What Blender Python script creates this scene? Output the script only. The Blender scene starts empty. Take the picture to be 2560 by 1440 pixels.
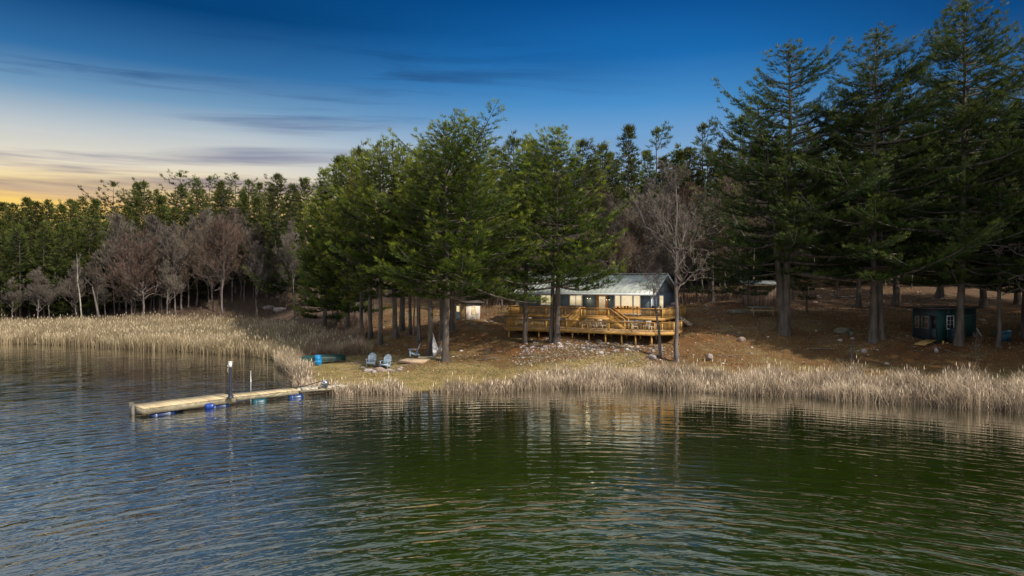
import bpy, math, random
import numpy as np
from mathutils import Matrix, Vector
R = math.radians
rng = np.random.default_rng(7)
random.seed(7)
scn = bpy.context.scene
COL = scn.collection
CAMZ = 7.3
F = 1707.0
def W(px, d, z=None, py=None):
    """world point seen at photo column px and row py, d metres away"""
    if z is None: z = CAMZ - (py - 705.0) / F * d
    return ((px - 1280.0) / F * d, d, z)

# ------------------------------------------------------------------ tagging
def tag(o, label=None, cat=None, group=None, kind=None):
    if label: o['label'] = label
    if cat: o['category'] = cat
    if group: o['group'] = group
    if kind: o['kind'] = kind
    return o
def empty(name, loc=(0, 0, 0), rz=0.0, label=None, cat=None, group=None, scale=1.0):
    o = bpy.data.objects.new(name, None); COL.objects.link(o)
    o.location = loc; o.rotation_euler = (0, 0, rz); o.scale = (scale,) * 3
    o.empty_display_size = 0.2
    return tag(o, label, cat, group)
def children_of(o):
    return [c for c in bpy.data.objects if c.parent == o]
def copy_tree(src, kids, loc, rz=0.0, scale=1.0, label=None, group=None, tilt=(0, 0)):
    r = src.copy(); COL.objects.link(r)
    r.location = loc; r.rotation_euler = (tilt[0], tilt[1], rz)
    r.scale = scale if isinstance(scale, tuple) else (scale,) * 3
    if label: r['label'] = label
    if group: r['group'] = group
    def rec(src_kids, par):
        for c in src_kids:
            d = c.copy(); COL.objects.link(d); d.parent = par
            rec(KIDS.get(c.name, []), d)
    rec(kids, r)
    return r
KIDS = {}

# ------------------------------------------------------------------ materials
def srgb(r, g, b):
    f = lambda c: ((c / 255.0 + 0.055) / 1.055) ** 2.4 if c / 255.0 > 0.04045 else c / 255.0 / 12.92
    return (f(r), f(g), f(b), 1.0)
class NT:
    def __init__(s, tree): s.t = tree; s.n = tree.nodes; s.l = tree.links
    def add(s, typ, **kw):
        n = s.n.new(typ)
        for k, v in kw.items(): setattr(n, k, v)
        return n
    def put(s, n, name, v):
        if hasattr(v, 'is_linked') or isinstance(v, bpy.types.NodeSocket): s.l.new(v, n.inputs[name])
        else: n.inputs[name].default_value = v
        return n
    def math(s, op, a, b=0.0, c=0.0, clamp=False):
        n = s.add('ShaderNodeMath', operation=op); n.use_clamp = clamp
        for i, v in enumerate((a, b, c)): s.put(n, i, v)
        return n.outputs[0]
    def mix(s, fac, a, b, blend='MIX'):
        n = s.add('ShaderNodeMix', data_type='RGBA', blend_type=blend)
        s.put(n, 0, fac); s.put(n, 6, a); s.put(n, 7, b)
        return n.outputs[2]
    def noise(s, vec, scale, detail=3.0, rough=0.55, dist=0.0):
        n = s.add('ShaderNodeTexNoise')
        if vec is not None: s.put(n, 'Vector', vec)
        s.put(n, 'Scale', scale); s.put(n, 'Detail', detail); s.put(n, 'Roughness', rough); s.put(n, 'Distortion', dist)
        return n.outputs['Fac']
    def mapping(s, vec, scale=(1, 1, 1), rot=(0, 0, 0), loc=(0, 0, 0)):
        n = s.add('ShaderNodeMapping'); s.put(n, 'Vector', vec)
        s.put(n, 'Scale', scale); s.put(n, 'Rotation', rot); s.put(n, 'Location', loc)
        return n.outputs[0]
    def ramp(s, fac, stops, interp='LINEAR'):
        n = s.add('ShaderNodeValToRGB'); s.put(n, 0, fac); cr = n.color_ramp; cr.interpolation = interp
        while len(cr.elements) < len(stops): cr.elements.new(0.5)
        for e, (p, c) in zip(cr.elements, stops):
            e.position = p; e.color = c if len(c) == 4 else (*c, 1.0)
        return n.outputs[0]
    def step(s, v, a, b):
        n = s.add('ShaderNodeMapRange', interpolation_type='SMOOTHSTEP')
        s.put(n, 0, v); s.put(n, 1, a); s.put(n, 2, b)
        return n.outputs[0]
def newmat(name):
    m = bpy.data.materials.new(name); m.use_nodes = True
    nt = NT(m.node_tree); b = m.node_tree.nodes['Principled BSDF']
    return m, nt, b
def M4(c): return (*c, 1.0) if len(c) == 3 else c
def surf(name, c1, c2=None, rough=0.75, scale=4.0, aniso=(1, 1, 1), bump=0.0, metallic=0.0, tone=True, coords='Object', spec=0.3, detail=4.0):
    """two-colour mottled surface, multiplied by the per-face 'tone' attribute"""
    m, nt, b = newmat(name)
    c1 = M4(c1); c2 = M4(c2) if c2 else tuple(v * 0.6 for v in c1[:3]) + (1,)
    tc = nt.add('ShaderNodeTexCoord').outputs[coords]
    v = nt.mapping(tc, scale=aniso)
    n = nt.noise(v, scale, detail)
    col = nt.mix(nt.step(n, 0.3, 0.7), c1, c2)
    if tone:
        a = nt.add('ShaderNodeAttribute', attribute_name='tone').outputs['Fac']
        f = nt.math('ADD', 1.0, a)
        hv = nt.add('ShaderNodeHueSaturation'); nt.put(hv, 'Value', f); nt.put(hv, 'Color', col); col = hv.outputs[0]
    nt.put(b, 'Base Color', col); nt.put(b, 'Roughness', rough); nt.put(b, 'Metallic', metallic)
    nt.put(b, 'Specular IOR Level', spec)
    if bump:
        bn = nt.add('ShaderNodeBump'); nt.put(bn, 'Strength', bump); nt.put(bn, 'Distance', 0.05)
        nt.put(bn, 'Height', nt.noise(v, scale * 3, 5)); nt.put(b, 'Normal', bn.outputs[0])
    return m
def foliage(name, c1, c2, c3, trans=0.3, objvar=0.25, rough=0.6):
    """needles / reeds: colour from the per-face tone (0..1) with a per-tree shift"""
    m = bpy.data.materials.new(name); m.use_nodes = True
    nt = NT(m.node_tree); nt.n.clear()
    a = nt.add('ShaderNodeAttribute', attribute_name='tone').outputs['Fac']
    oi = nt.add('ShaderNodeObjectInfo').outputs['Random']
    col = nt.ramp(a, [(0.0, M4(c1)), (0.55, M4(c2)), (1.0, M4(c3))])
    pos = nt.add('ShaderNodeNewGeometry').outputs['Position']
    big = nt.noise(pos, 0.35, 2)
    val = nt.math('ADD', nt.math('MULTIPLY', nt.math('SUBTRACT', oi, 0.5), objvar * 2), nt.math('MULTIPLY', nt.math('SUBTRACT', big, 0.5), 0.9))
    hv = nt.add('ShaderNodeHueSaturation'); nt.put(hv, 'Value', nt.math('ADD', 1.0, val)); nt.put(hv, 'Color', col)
    nt.put(hv, 'Hue', nt.math('ADD', 0.5, nt.math('MULTIPLY', nt.math('SUBTRACT', oi, 0.5), 0.03)))
    d = nt.add('ShaderNodeBsdfDiffuse'); nt.put(d, 'Color', hv.outputs[0])
    t = nt.add('ShaderNodeBsdfTranslucent'); nt.put(t, 'Color', hv.outputs[0])
    g = nt.add('ShaderNodeBsdfGlossy'); nt.put(g, 'Roughness', 0.45); nt.put(g, 'Color', (0.5, 0.55, 0.5, 1))
    mx = nt.add('ShaderNodeMixShader'); nt.put(mx, 0, trans); nt.l.new(d.outputs[0], mx.inputs[1]); nt.l.new(t.outputs[0], mx.inputs[2])
    m2 = nt.add('ShaderNodeMixShader'); nt.put(m2, 0, 0.03); nt.l.new(mx.outputs[0], m2.inputs[1]); nt.l.new(g.outputs[0], m2.inputs[2])
    o = nt.add('ShaderNodeOutputMaterial'); nt.l.new(m2.outputs[0], o.inputs[0])
    return m
def glow(name, c1, c2, strength, scale=1.2, aniso=(1, 1, 1), stops=None):
    m, nt, b = newmat(name)
    tc = nt.add('ShaderNodeTexCoord').outputs['Object']
    sp = nt.add('ShaderNodeSeparateXYZ'); nt.l.new(tc, sp.inputs[0])
    n = nt.noise(nt.mapping(tc, scale=aniso), scale, 3)
    col = nt.mix(nt.step(n, 0.35, 0.65), M4(c1), M4(c2))
    if stops:
        zr = nt.ramp(nt.math('DIVIDE', sp.outputs[2], stops[0]), [(p, M4(c)) for p, c in stops[1]])
        col = nt.mix(1.0, col, zr, 'MULTIPLY')
    nt.put(b, 'Base Color', (0.02, 0.02, 0.02, 1)); nt.put(b, 'Roughness', 0.08)
    nt.put(b, 'Emission Color', col); nt.put(b, 'Emission Strength', strength)
    return m

M = {}
# ------------------------------------------------------------------ mesh building
def raw_mesh(name, verts, faces, mats, tone=None, smooth=False, mat_idx=None):
    """verts (N,3), faces: (F,k) int array with k = 3 or 4 (or list of lists)"""
    me = bpy.data.meshes.new(name)
    verts = np.asarray(verts, dtype=np.float32)
    if isinstance(faces, np.ndarray):
        k = faces.shape[1]; nf = len(faces)
        tot = np.full(nf, k, np.int32); flat = faces.astype(np.int32).ravel()
    else:
        tot = np.array([len(f) for f in faces], np.int32); nf = len(faces)
        flat = np.concatenate([np.asarray(f, np.int32) for f in faces])
    me.vertices.add(len(verts)); me.vertices.foreach_set('co', verts.ravel())
    me.loops.add(len(flat)); me.loops.foreach_set('vertex_index', flat)
    me.polygons.add(nf)
    st = np.concatenate([[0], np.cumsum(tot)[:-1]]).astype(np.int32)
    me.polygons.foreach_set('loop_start', st); me.polygons.foreach_set('loop_total', tot)
    if smooth: me.polygons.foreach_set('use_smooth', np.ones(nf, bool))
    if mat_idx is not None: me.polygons.foreach_set('material_index', np.asarray(mat_idx, np.int32))
    at = me.attributes.new('tone', 'FLOAT', 'FACE')
    at.data.foreach_set('value', np.zeros(nf, np.float32) if tone is None else np.asarray(tone, np.float32))
    for m in (mats if isinstance(mats, (list, tuple)) else [mats]): me.materials.append(m)
    me.update(calc_edges=True); me.validate()
    return me
def link(name, me, parent=None, loc=(0, 0, 0), rz=0.0):
    o = bpy.data.objects.new(name, me); COL.objects.link(o)
    o.location = loc; o.rotation_euler = (0, 0, rz)
    if parent is not None:
        o.parent = parent; KIDS.setdefault(parent.name, []).append(o)
    return o
class MB:
    """collects boxes, beams, tubes, lathes and prisms for ONE mesh object"""
    def __init__(s): s.v = []; s.f = []; s.t = []; s.n = 0
    def add(s, verts, faces, tone=0.0):
        for f in faces: s.f.append([i + s.n for i in f]); s.t.append(tone)
        s.v.extend([tuple(p) for p in verts]); s.n += len(verts)
        return s
    def box(s, x0, x1, y0, y1, z0, z1, tone=0.0, mat=None):
        vs = [Vector((x, y, z)) for z in (z0, z1) for y in (y0, y1) for x in (x0, x1)]
        if mat is not None: vs = [mat @ p for p in vs]
        return s.add(vs, [(0, 2, 3, 1), (4, 5, 7, 6), (0, 1, 5, 4), (2, 6, 7, 3), (0, 4, 6, 2), (1, 3, 7, 5)], tone)
    def beam(s, a, b, w, h, tone=0.0, up=(0, 0, 1)):
        a, b = Vector(a), Vector(b); d = (b - a); L = d.length; d.normalize()
        u = Vector(up)
        if abs(d.dot(u)) > 0.99: u = Vector((0, 1, 0))
        sdir = d.cross(u).normalized(); u2 = sdir.cross(d).normalized()
        m = Matrix((sdir, d, u2)).transposed().to_4x4(); m.translation = a
        return s.box(-w / 2, w / 2, 0, L, -h / 2, h / 2, tone, m)
    def tube(s, pts, radii, sides=8, tone=0.0, cap=True):
        P = [Vector(p) for p in pts]; rr = radii if isinstance(radii, (list, tuple)) else [radii] * len(P)
        base = s.n; vs = []; ref = Vector((0, 0, 1))
        for i, p in enumerate(P):
            d = (P[min(i + 1, len(P) - 1)] - P[max(i - 1, 0)]).normalized()
            if abs(d.dot(ref)) > 0.95: ref = Vector((1, 0, 0))
            u = d.cross(ref).normalized(); w = d.cross(u).normalized(); ref = -w if abs(d.dot(w)) < .9 else ref
            for k in range(sides):
                a = 2 * math.pi * k / sides
                vs.append(p + (u * math.cos(a) + w * math.sin(a)) * rr[i])
        fs = []
        for i in range(len(P) - 1):
            for k in range(sides):
                k2 = (k + 1) % sides
                fs.append((i * sides + k, i * sides + k2, (i + 1) * sides + k2, (i + 1) * sides + k))
        if cap:
            fs.append(tuple(range(sides))[::-1]); fs.append(tuple((len(P) - 1) * sides + k for k in range(sides)))
        return s.add(vs, fs, tone)
    def lathe(s, prof, c=(0, 0, 0), sides=16, tone=0.0, mat=None):
        vs = []; fs = []
        for r, z in prof:
            for k in range(sides):
                a = 2 * math.pi * k / sides
                p = Vector((c[0] + r * math.cos(a), c[1] + r * math.sin(a), c[2] + z))
                vs.append(mat @ p if mat is not None else p)
        n = len(prof)
        for i in range(n - 1):
            for k in range(sides):
                k2 = (k + 1) % sides
                fs.append((i * sides + k, i * sides + k2, (i + 1) * sides + k2, (i + 1) * sides + k))
        fs.append(tuple(range(sides))[::-1]); fs.append(tuple((n - 1) * sides + k for k in range(sides)))
        return s.add(vs, fs, tone)
    def prism(s, poly, axis, a, b, tone=0.0, mat=None):
        """poly: list of 2D points, extruded along axis ('x','y','z') from a to b"""
        def mk(p, t):
            q = {'x': (t, p[0], p[1]), 'y': (p[0], t, p[1]), 'z': (p[0], p[1], t)}[axis]
            q = Vector(q); return mat @ q if mat is not None else q
        n = len(poly); vs = [mk(p, a) for p in poly] + [mk(p, b) for p in poly]
        fs = [tuple(range(n))[::-1], tuple(range(n, 2 * n))] + [(i, (i + 1) % n, n + (i + 1) % n, n + i) for i in range(n)]
        return s.add(vs, fs, tone)
    def build(s, name, mat, parent=None, smooth=False, label=None, loc=(0, 0, 0), rz=0.0):
        me = raw_mesh(name, np.array([tuple(p) for p in s.v]), s.f, mat, s.t, smooth)
        o = link(name, me, parent, loc, rz)
        if label: o['label'] = label
        return o

# ------------------------------------------------------------------ terrain
SHORE_PX = [(-900, 856), (-300, 857), (0, 859), (120, 862), (230, 867), (330, 874), (480, 881), (560, 888), (620, 892), (700, 903), (708, 925), (738, 936), (742, 970), (790, 984), (860, 986), (930, 982), (1000, 985), (1100, 980), (1200, 984), (1290, 977), (1380, 973), (1500, 971), (1620, 972), (1700, 977), (1850, 986), (1990, 990), (2110, 1000), (2200, 1006), (2300, 1010), (2440, 1022), (2560, 1030), (2800, 1045), (3300, 1060), (4200, 1080)]
SHORE = np.array([(W(px, CAMZ * F / (py - 705.0), 0.0)[0], CAMZ * F / (py - 705.0)) for px, py in SHORE_PX])
SHORE = np.vstack([[(-900, SHORE[0, 1])], SHORE, [(900, SHORE[-1, 1])]])
POLY = np.vstack([SHORE, [(900, 2500), (-900, 2500)]])
def inside(x, y, poly):
    c = np.zeros(x.shape, bool); n = len(poly)
    for i in range(n):
        x1, y1 = poly[i]; x2, y2 = poly[(i + 1) % n]
        if y1 == y2: continue
        c ^= ((y1 > y) != (y2 > y)) & (x < (x2 - x1) * (y - y1) / (y2 - y1) + x1)
    return c
def shore_dist(x, y):
    d = np.full(x.shape, 1e9)
    for i in range(len(SHORE) - 1):
        ax, ay = SHORE[i]; bx, by = SHORE[i + 1]
        L2 = (bx - ax) ** 2 + (by - ay) ** 2
        t = np.clip(((x - ax) * (bx - ax) + (y - ay) * (by - ay)) / L2, 0, 1)
        d = np.minimum(d, np.hypot(x - ax - t * (bx - ax), y - ay - t * (by - ay)))
    return np.where(inside(x, y, POLY), d, -d)
CTRL_A = [  # photo column, row, height
 (940, 920, .5), (860, 905, .5), (1115, 903, .9), (1075, 891, 1.0), (1000, 880, .9), (950, 862, 1.4), (1047, 854, 1.8), (1101, 852, 1.9),
 (1130, 827, 2.7), (925, 848, 1.4), (1000, 829, 2.4), (1165, 808, 3.1), (1240, 820, 2.9), (1300, 800, 3.2), (1314, 857, 2.0), (1388, 856, 2.05),
 (1250, 880, 1.2), (1200, 930, .5), (1500, 855, 2.1), (1500, 880, 1.5), (1500, 920, .7), (1654, 893, 1.2), (1694, 905, 1.0), (1645, 860, 2.15),
 (1760, 850, 2.3), (1740, 780, 4.2), (1963, 835, 2.7), (2185, 853, 2.4), (2397, 862, 2.4), (1905, 785, 4.2), (2200, 770, 4.6), (2017, 782, 4.3),
 (2498, 865, 2.4), (2560, 855, 2.6), (2000, 900, 1.1), (2300, 920, .9), (2300, 960, .4), (1900, 940, .5), (2560, 960, .5), (800, 925, .35), (1000, 950, .3)]
CTRL_B = [  # photo column, distance, height
 (0, 90, .15), (300, 90, .15), (600, 90, .2), (100, 100, .3), (650, 85, .4), (800, 70, .5), (0, 110, .8), (300, 108, 1.0), (600, 106, 1.8), (700, 98, 2.5),
 (0, 150, 4), (300, 145, 8), (500, 140, 11), (600, 130, 9.5), (700, 120, 8), (650, 170, 15), (0, 220, 6), (300, 220, 13), (700, 108, 3.6), (700, 80, .3), (700, 90, .4), (760, 74, .4), (780, 82, .9), (620, 98, .4), (680, 94, .7), (400, 98, .3), (-400, 110, .8), (-400, 200, 5),
 (1740, 91, 5.7), (1740, 105, 7.4), (1740, 125, 10), (1740, 160, 13.5), (2040, 90, 7.4), (2200, 95, 7.7), (1280, 100, 7), (1280, 130, 11.5), (1000, 100, 6.3), (850, 90, 3.5),
 (850, 76, 1.2), (1000, 140, 13), (2000, 130, 11), (2500, 100, 8.5), (2500, 140, 12), (2900, 60, 4), (2900, 100, 8), (2900, 45, 1), (1500, 76, 4.0), (1420, 66, 2.7), (1600, 64, 2.7),
 (1280, 200, 15), (2500, 200, 15), (0, 300, 10), (1280, 320, 15), (2500, 320, 15), (-700, 300, 6)]
_cp = [W(px, (CAMZ - z) * F / (py - 705.0), z) for px, py, z in CTRL_A] + [W(px, d, z) for px, d, z in CTRL_B]
_cp = np.array(_cp)
def _phi(r2): return 0.5 * r2 * np.log(r2 + 1e-9)
_S = 50.0
_C = _cp[:, :2] / _S
_n = len(_C)
_K = _phi(((_C[:, None] - _C[None]) ** 2).sum(-1)) + np.eye(_n) * 0.003
_Pm = np.hstack([np.ones((_n, 1)), _C])
_A = np.block([[_K, _Pm], [_Pm.T, np.zeros((3, 3))]])
_w = np.linalg.solve(_A, np.concatenate([_cp[:, 2], np.zeros(3)]))
def vnoise(x, y, s, seed=0):
    x = x / s; y = y / s; xi = np.floor(x).astype(np.int64); yi = np.floor(y).astype(np.int64); xf = x - xi; yf = y - yi
    def h(a, b):
        n = (a * 374761393 + b * 668265263 + seed * 1442695041) & 0xffffffff
        n = ((n ^ (n >> 13)) * 1274126177) & 0xffffffff
        return ((n ^ (n >> 16)) & 0xffff) / 65535.0
    u = xf * xf * (3 - 2 * xf); v = yf * yf * (3 - 2 * yf)
    return (h(xi, yi) * (1 - u) + h(xi + 1, yi) * u) * (1 - v) + (h(xi, yi + 1) * (1 - u) + h(xi + 1, yi + 1) * u) * v
def height(x, y):
    x = np.asarray(x, float); y = np.asarray(y, float); sh = x.shape; x = x.ravel(); y = y.ravel()
    sd = shore_dist(x, y)
    xc = np.clip(x, -150, 110); yc = np.clip(y, 40, 260)
    q = np.stack([xc, yc], 1) / _S
    r2 = ((q[:, None] - _C[None]) ** 2).sum(-1)
    z = _phi(r2) @ _w[:_n] + _w[_n] + q @ _w[_n + 1:]
    z = np.clip(z, 0.06, 17)
    n = (vnoise(x, y, 5.0) - .5) * .5 + (vnoise(x, y, 1.6, 3) - .5) * .18 + (vnoise(x, y, .6, 5) - .5) * .07
    z = z + n * np.clip(z / 1.5, .25, 1.0)
    k = np.clip(sd / 2.5, 0, 1)
    land = 0.05 + np.maximum(z, .05) * k * k * (3 - 2 * k)
    water = np.maximum(sd * 0.35, -2.0)
    return np.where(sd > 0, land, water + .02).reshape(sh)
def hgt(x, y): return float(height(np.array([x]), np.array([y]))[0])
def G(px, py, dz=0.0):
    """the ground point seen at photo pixel (px, py)"""
    d = np.arange(34, 190, 0.1); x = (px - 1280.0) / F * d; z = CAMZ - (py - 705.0) / F * d
    hh = height(x, d) - z; i = np.argmax(hh > 0)
    if not (hh > 0).any(): i = len(d) - 1
    return (x[i], d[i], float(height(x[i:i + 1], d[i:i + 1])[0]) + dz)
def axis(lo, hi, fine_lo, fine_hi, step, grow=1.18):
    a = list(np.arange(fine_lo, fine_hi + 1e-6, step)); s = step
    while a[-1] < hi: s *= grow; a.append(a[-1] + s)
    s = step; b = [a[0]]
    while b[-1] > lo: s *= grow; b.append(b[-1] - s)
    return np.array(b[1:][::-1] + a)

# materials of the setting ------------------------------------------------
def ground_material():
    m, nt, b = newmat('forest_floor')
    pos = nt.add('ShaderNodeNewGeometry').outputs['Position']
    big = nt.noise(pos, 0.12, 3); mid = nt.noise(pos, 0.9, 4, .6); fine = nt.noise(pos, 9.0, 5, .7); spk = nt.noise(pos, 28.0, 2, .5)
    litter = nt.mix(nt.step(mid, .3, .7), (.19, .082, .030, 1), (.085, .042, .02, 1))
    litter = nt.mix(nt.step(big, .35, .65), litter, (.14, .082, .036, 1))
    pat = nt.noise(pos, .38, 5, .65)
    litter = nt.mix(nt.math('MULTIPLY', nt.step(pat, .48, .62), .75), litter, nt.mix(nt.step(fine, .35, .65), (.10, .075, .03, 1), (.26, .19, .10, 1)))
    litter = nt.mix(nt.math('MULTIPLY', nt.step(nt.noise(pos, 2.3, 5, .7), .55, .68), .5), litter, (.055, .035, .02, 1))
    grass = nt.mix(nt.step(mid, .35, .65), (.27, .195, .08, 1), (.13, .115, .035, 1))
    grass = nt.mix(nt.step(fine, .45, .7), grass, (.38, .28, .15, 1))
    a = nt.add('ShaderNodeAttribute', attribute_name='grassy').outputs['Fac']
    ga = nt.step(nt.math('ADD', a, nt.math('MULTIPLY', nt.math('SUBTRACT', mid, .5), .9)), .35, .65)
    col = nt.mix(ga, litter, grass)
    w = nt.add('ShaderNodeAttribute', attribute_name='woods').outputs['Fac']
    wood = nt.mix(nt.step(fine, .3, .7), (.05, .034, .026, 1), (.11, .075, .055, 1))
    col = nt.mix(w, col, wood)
    wet = nt.add('ShaderNodeAttribute', attribute_name='wet').outputs['Fac']
    col = nt.mix(wet, col, (.045, .035, .018, 1))
    col = nt.mix(nt.math('MULTIPLY', nt.step(spk, .60, .72), .55), col, (.36, .27, .19, 1))
    hv = nt.add('ShaderNodeHueSaturation'); nt.put(hv, 'Value', nt.math('ADD', .55, nt.math('MULTIPLY', fine, .9))); nt.put(hv, 'Color', col)
    nt.put(b, 'Base Color', hv.outputs[0]); nt.put(b, 'Roughness', .95); nt.put(b, 'Specular IOR Level', .1)
    bn = nt.add('ShaderNodeBump'); nt.put(bn, 'Strength', .9); nt.put(bn, 'Distance', .12); nt.put(bn, 'Height', nt.math('ADD', fine, nt.math('MULTIPLY', spk, .5)))
    nt.put(b, 'Normal', bn.outputs[0])
    return m
def water_material():
    m, nt, b = newmat('lake_water')
    pos = nt.add('ShaderNodeNewGeometry').outputs['Position']
    # ripple fronts that bend round in wide arcs across the lake
    s0 = nt.add('ShaderNodeSeparateXYZ'); nt.l.new(pos, s0.inputs[0])
    rx = nt.math('SUBTRACT', s0.outputs[0], 2.0); ry = nt.math('SUBTRACT', s0.outputs[1], 1.0)
    rad = nt.math('SQRT', nt.math('ADD', nt.math('MULTIPLY', rx, rx), nt.math('MULTIPLY', ry, ry)))
    cx_ = nt.add('ShaderNodeCombineXYZ'); nt.put(cx_, 0, nt.math('MULTIPLY', nt.math('ARCTAN2', rx, ry), 24.0)); nt.put(cx_, 1, rad)
    arc = cx_.outputs[0]
    v1 = nt.mapping(arc, scale=(0.45, 1.8, 1), rot=(0, 0, R(-4)))
    v2 = nt.mapping(arc, scale=(1.3, 3.9, 1), rot=(0, 0, R(5)))
    v3 = nt.mapping(pos, scale=(3.0, 7.0, 1), rot=(0, 0, R(-6)))
    wt = nt.add('ShaderNodeTexWave', wave_type='BANDS', bands_direction='Y'); nt.put(wt, 'Vector', arc)
    nt.put(wt, 'Scale', .42); nt.put(wt, 'Distortion', 7.0); nt.put(wt, 'Detail', 2.5); nt.put(wt, 'Detail Scale', .9); nt.put(wt, 'Detail Roughness', .55)
    pt = nt.step(nt.noise(nt.mapping(pos, scale=(.10, .16, 1), loc=(7, 3, 0)), 1.0, 2), .35, .65)
    h = nt.math('ADD', nt.math('MULTIPLY', nt.noise(v1, 1.0, 2, .5, .8), .85), nt.math('MULTIPLY', wt.outputs['Fac'], nt.math('ADD', .08, nt.math('MULTIPLY', pt, .17))))
    h = nt.math('ADD', h, nt.math('MULTIPLY', nt.noise(v2, 1.0, 2, .5, .6), .30))
    h = nt.math('ADD', h, nt.math('MULTIPLY', nt.noise(v3, 1.0, 1, .5, .3), .03))
    gust = nt.step(nt.noise(nt.mapping(pos, scale=(.03, .06, 1), rot=(0, 0, R(20))), 1.0, 2), .3, .7)
    bn = nt.add('ShaderNodeBump'); nt.put(bn, 'Strength', 1.0)
    nt.put(bn, 'Distance', WAVE); sx = nt.add('ShaderNodeSeparateXYZ'); nt.l.new(pos, sx.inputs[0])
    lee = nt.math('MULTIPLY', nt.step(sx.outputs[1], 20.0, 27.0), nt.step(nt.math('ADD', sx.outputs[0], nt.math('MULTIPLY', sx.outputs[1], .2)), -4.0, 3.0))
    amp = nt.math('MULTIPLY', nt.math('ADD', .55, nt.math('MULTIPLY', gust, .75)), nt.math('SUBTRACT', nt.math('ADD', 1.0, nt.math('MULTIPLY', nt.math('MULTIPLY', nt.step(sx.outputs[1], 26.0, 16.0), nt.step(sx.outputs[0], -8.0, 1.0)), .5)), nt.math('MULTIPLY', lee, .58)))
    amp = nt.math('MULTIPLY', amp, nt.math('SUBTRACT', 1.0, nt.math('MULTIPLY', nt.step(sx.outputs[1], 26.0, 60.0), .4)))
    nt.put(bn, 'Height', nt.math('MULTIPLY', h, amp))
    nt.n.remove(b)
    d = nt.add('ShaderNodeBsdfDiffuse'); sky_grey = nt.step(nt.math('ADD', sx.outputs[0], nt.math('MULTIPLY', sx.outputs[1], .12)), 0.0, -7.0)  # open side: grey of the reflected sky put into the body colour
    nt.put(d, 'Color', nt.mix(sky_grey, nt.mix(nt.noise(pos, .08, 2), (.006, .013, .0015, 1), (.019, .034, .002, 1)), (.032, .043, .049, 1))); nt.put(d, 'Normal', bn.outputs[0])
    g = nt.add('ShaderNodeBsdfGlossy'); nt.put(g, 'Roughness', .03); nt.put(g, 'Color', (.86, .86, .84, 1)); nt.put(g, 'Normal', bn.outputs[0])
    fr = nt.add('ShaderNodeFresnel'); nt.put(fr, 'IOR', 1.48); nt.put(fr, 'Normal', bn.outputs[0])
    mx = nt.add('ShaderNodeMixShader'); nt.put(mx, 0, nt.math('MULTIPLY', nt.math('POWER', fr.outputs[0], 1.15), 2.6, clamp=True)); nt.l.new(d.outputs[0], mx.inputs[1]); nt.l.new(g.outputs[0], mx.inputs[2])
    nt.l.new(mx.outputs[0], nt.n['Material Output'].inputs[0])
    return m
WAVE = 0.078
SUN_E = 6.4
SKY_S = 1.0
# ================================================================== SETTING
xs = axis(-700, 700, -62, 62, 0.55, 1.12); ys = axis(30, 1400, 38, 112, 0.5, 1.12); ys = ys[ys > 20]
GX, GY = np.meshgrid(xs, ys); GZ = height(GX, GY)
nx, ny = len(xs), len(ys)
idx = np.arange(nx * ny).reshape(ny, nx)
fc = np.stack([idx[:-1, :-1], idx[:-1, 1:], idx[1:, 1:], idx[1:, :-1]], -1).reshape(-1, 4)
me = raw_mesh('ground', np.stack([GX.ravel(), GY.ravel(), GZ.ravel()], 1), fc, ground_material(), None, True)
ppx = 1280 + GX / GY * F; ppy = 705 + (CAMZ - GZ) / GY * F
def sstep(v, a, b):
    t = np.clip((v - a) / (b - a), 0, 1); return t * t * (3 - 2 * t)
sd = shore_dist(GX.ravel(), GY.ravel()).reshape(GX.shape)
wob = (vnoise(GX, GY, 4.0, 9) - .5) * 6
grassy = (1 - sstep(sd + wob, 5, 13)) * sstep(GX, -32, -16)
grassy = np.maximum(np.maximum(grassy, .34),  sstep(GX, 13, 17) * (1 - sstep(GX + wob, 18, 34)) * (1 - sstep(GY + wob * 1.5, 58, 74)) * .55)
grassy = np.where(GX > 16, np.maximum(grassy * .62, .5 * (1 - sstep(sd + wob, 8, 14))), grassy); grassy = np.where((GX > 11) & (GY > 52), grassy * .75, grassy)
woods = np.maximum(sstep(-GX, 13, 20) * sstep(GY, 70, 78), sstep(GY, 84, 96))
woods = np.maximum(woods, .7 * sstep(GX, 15, 26) * sstep(GY + wob, 60, 76))  # also darkens the slope right of the cabin, shade put into ground colour
wet = 1 - sstep(sd, .1, .9)
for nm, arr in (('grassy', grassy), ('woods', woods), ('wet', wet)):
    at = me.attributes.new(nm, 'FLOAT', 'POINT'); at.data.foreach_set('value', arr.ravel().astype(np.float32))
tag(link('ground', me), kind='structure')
wv = np.array([(-900, -700, 0), (900, -700, 0), (900, 140, 0), (-900, 140, 0)], float)
tag(link('water', raw_mesh('water', wv, np.array([[0, 1, 2, 3]]), water_material())), kind='structure')

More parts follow.
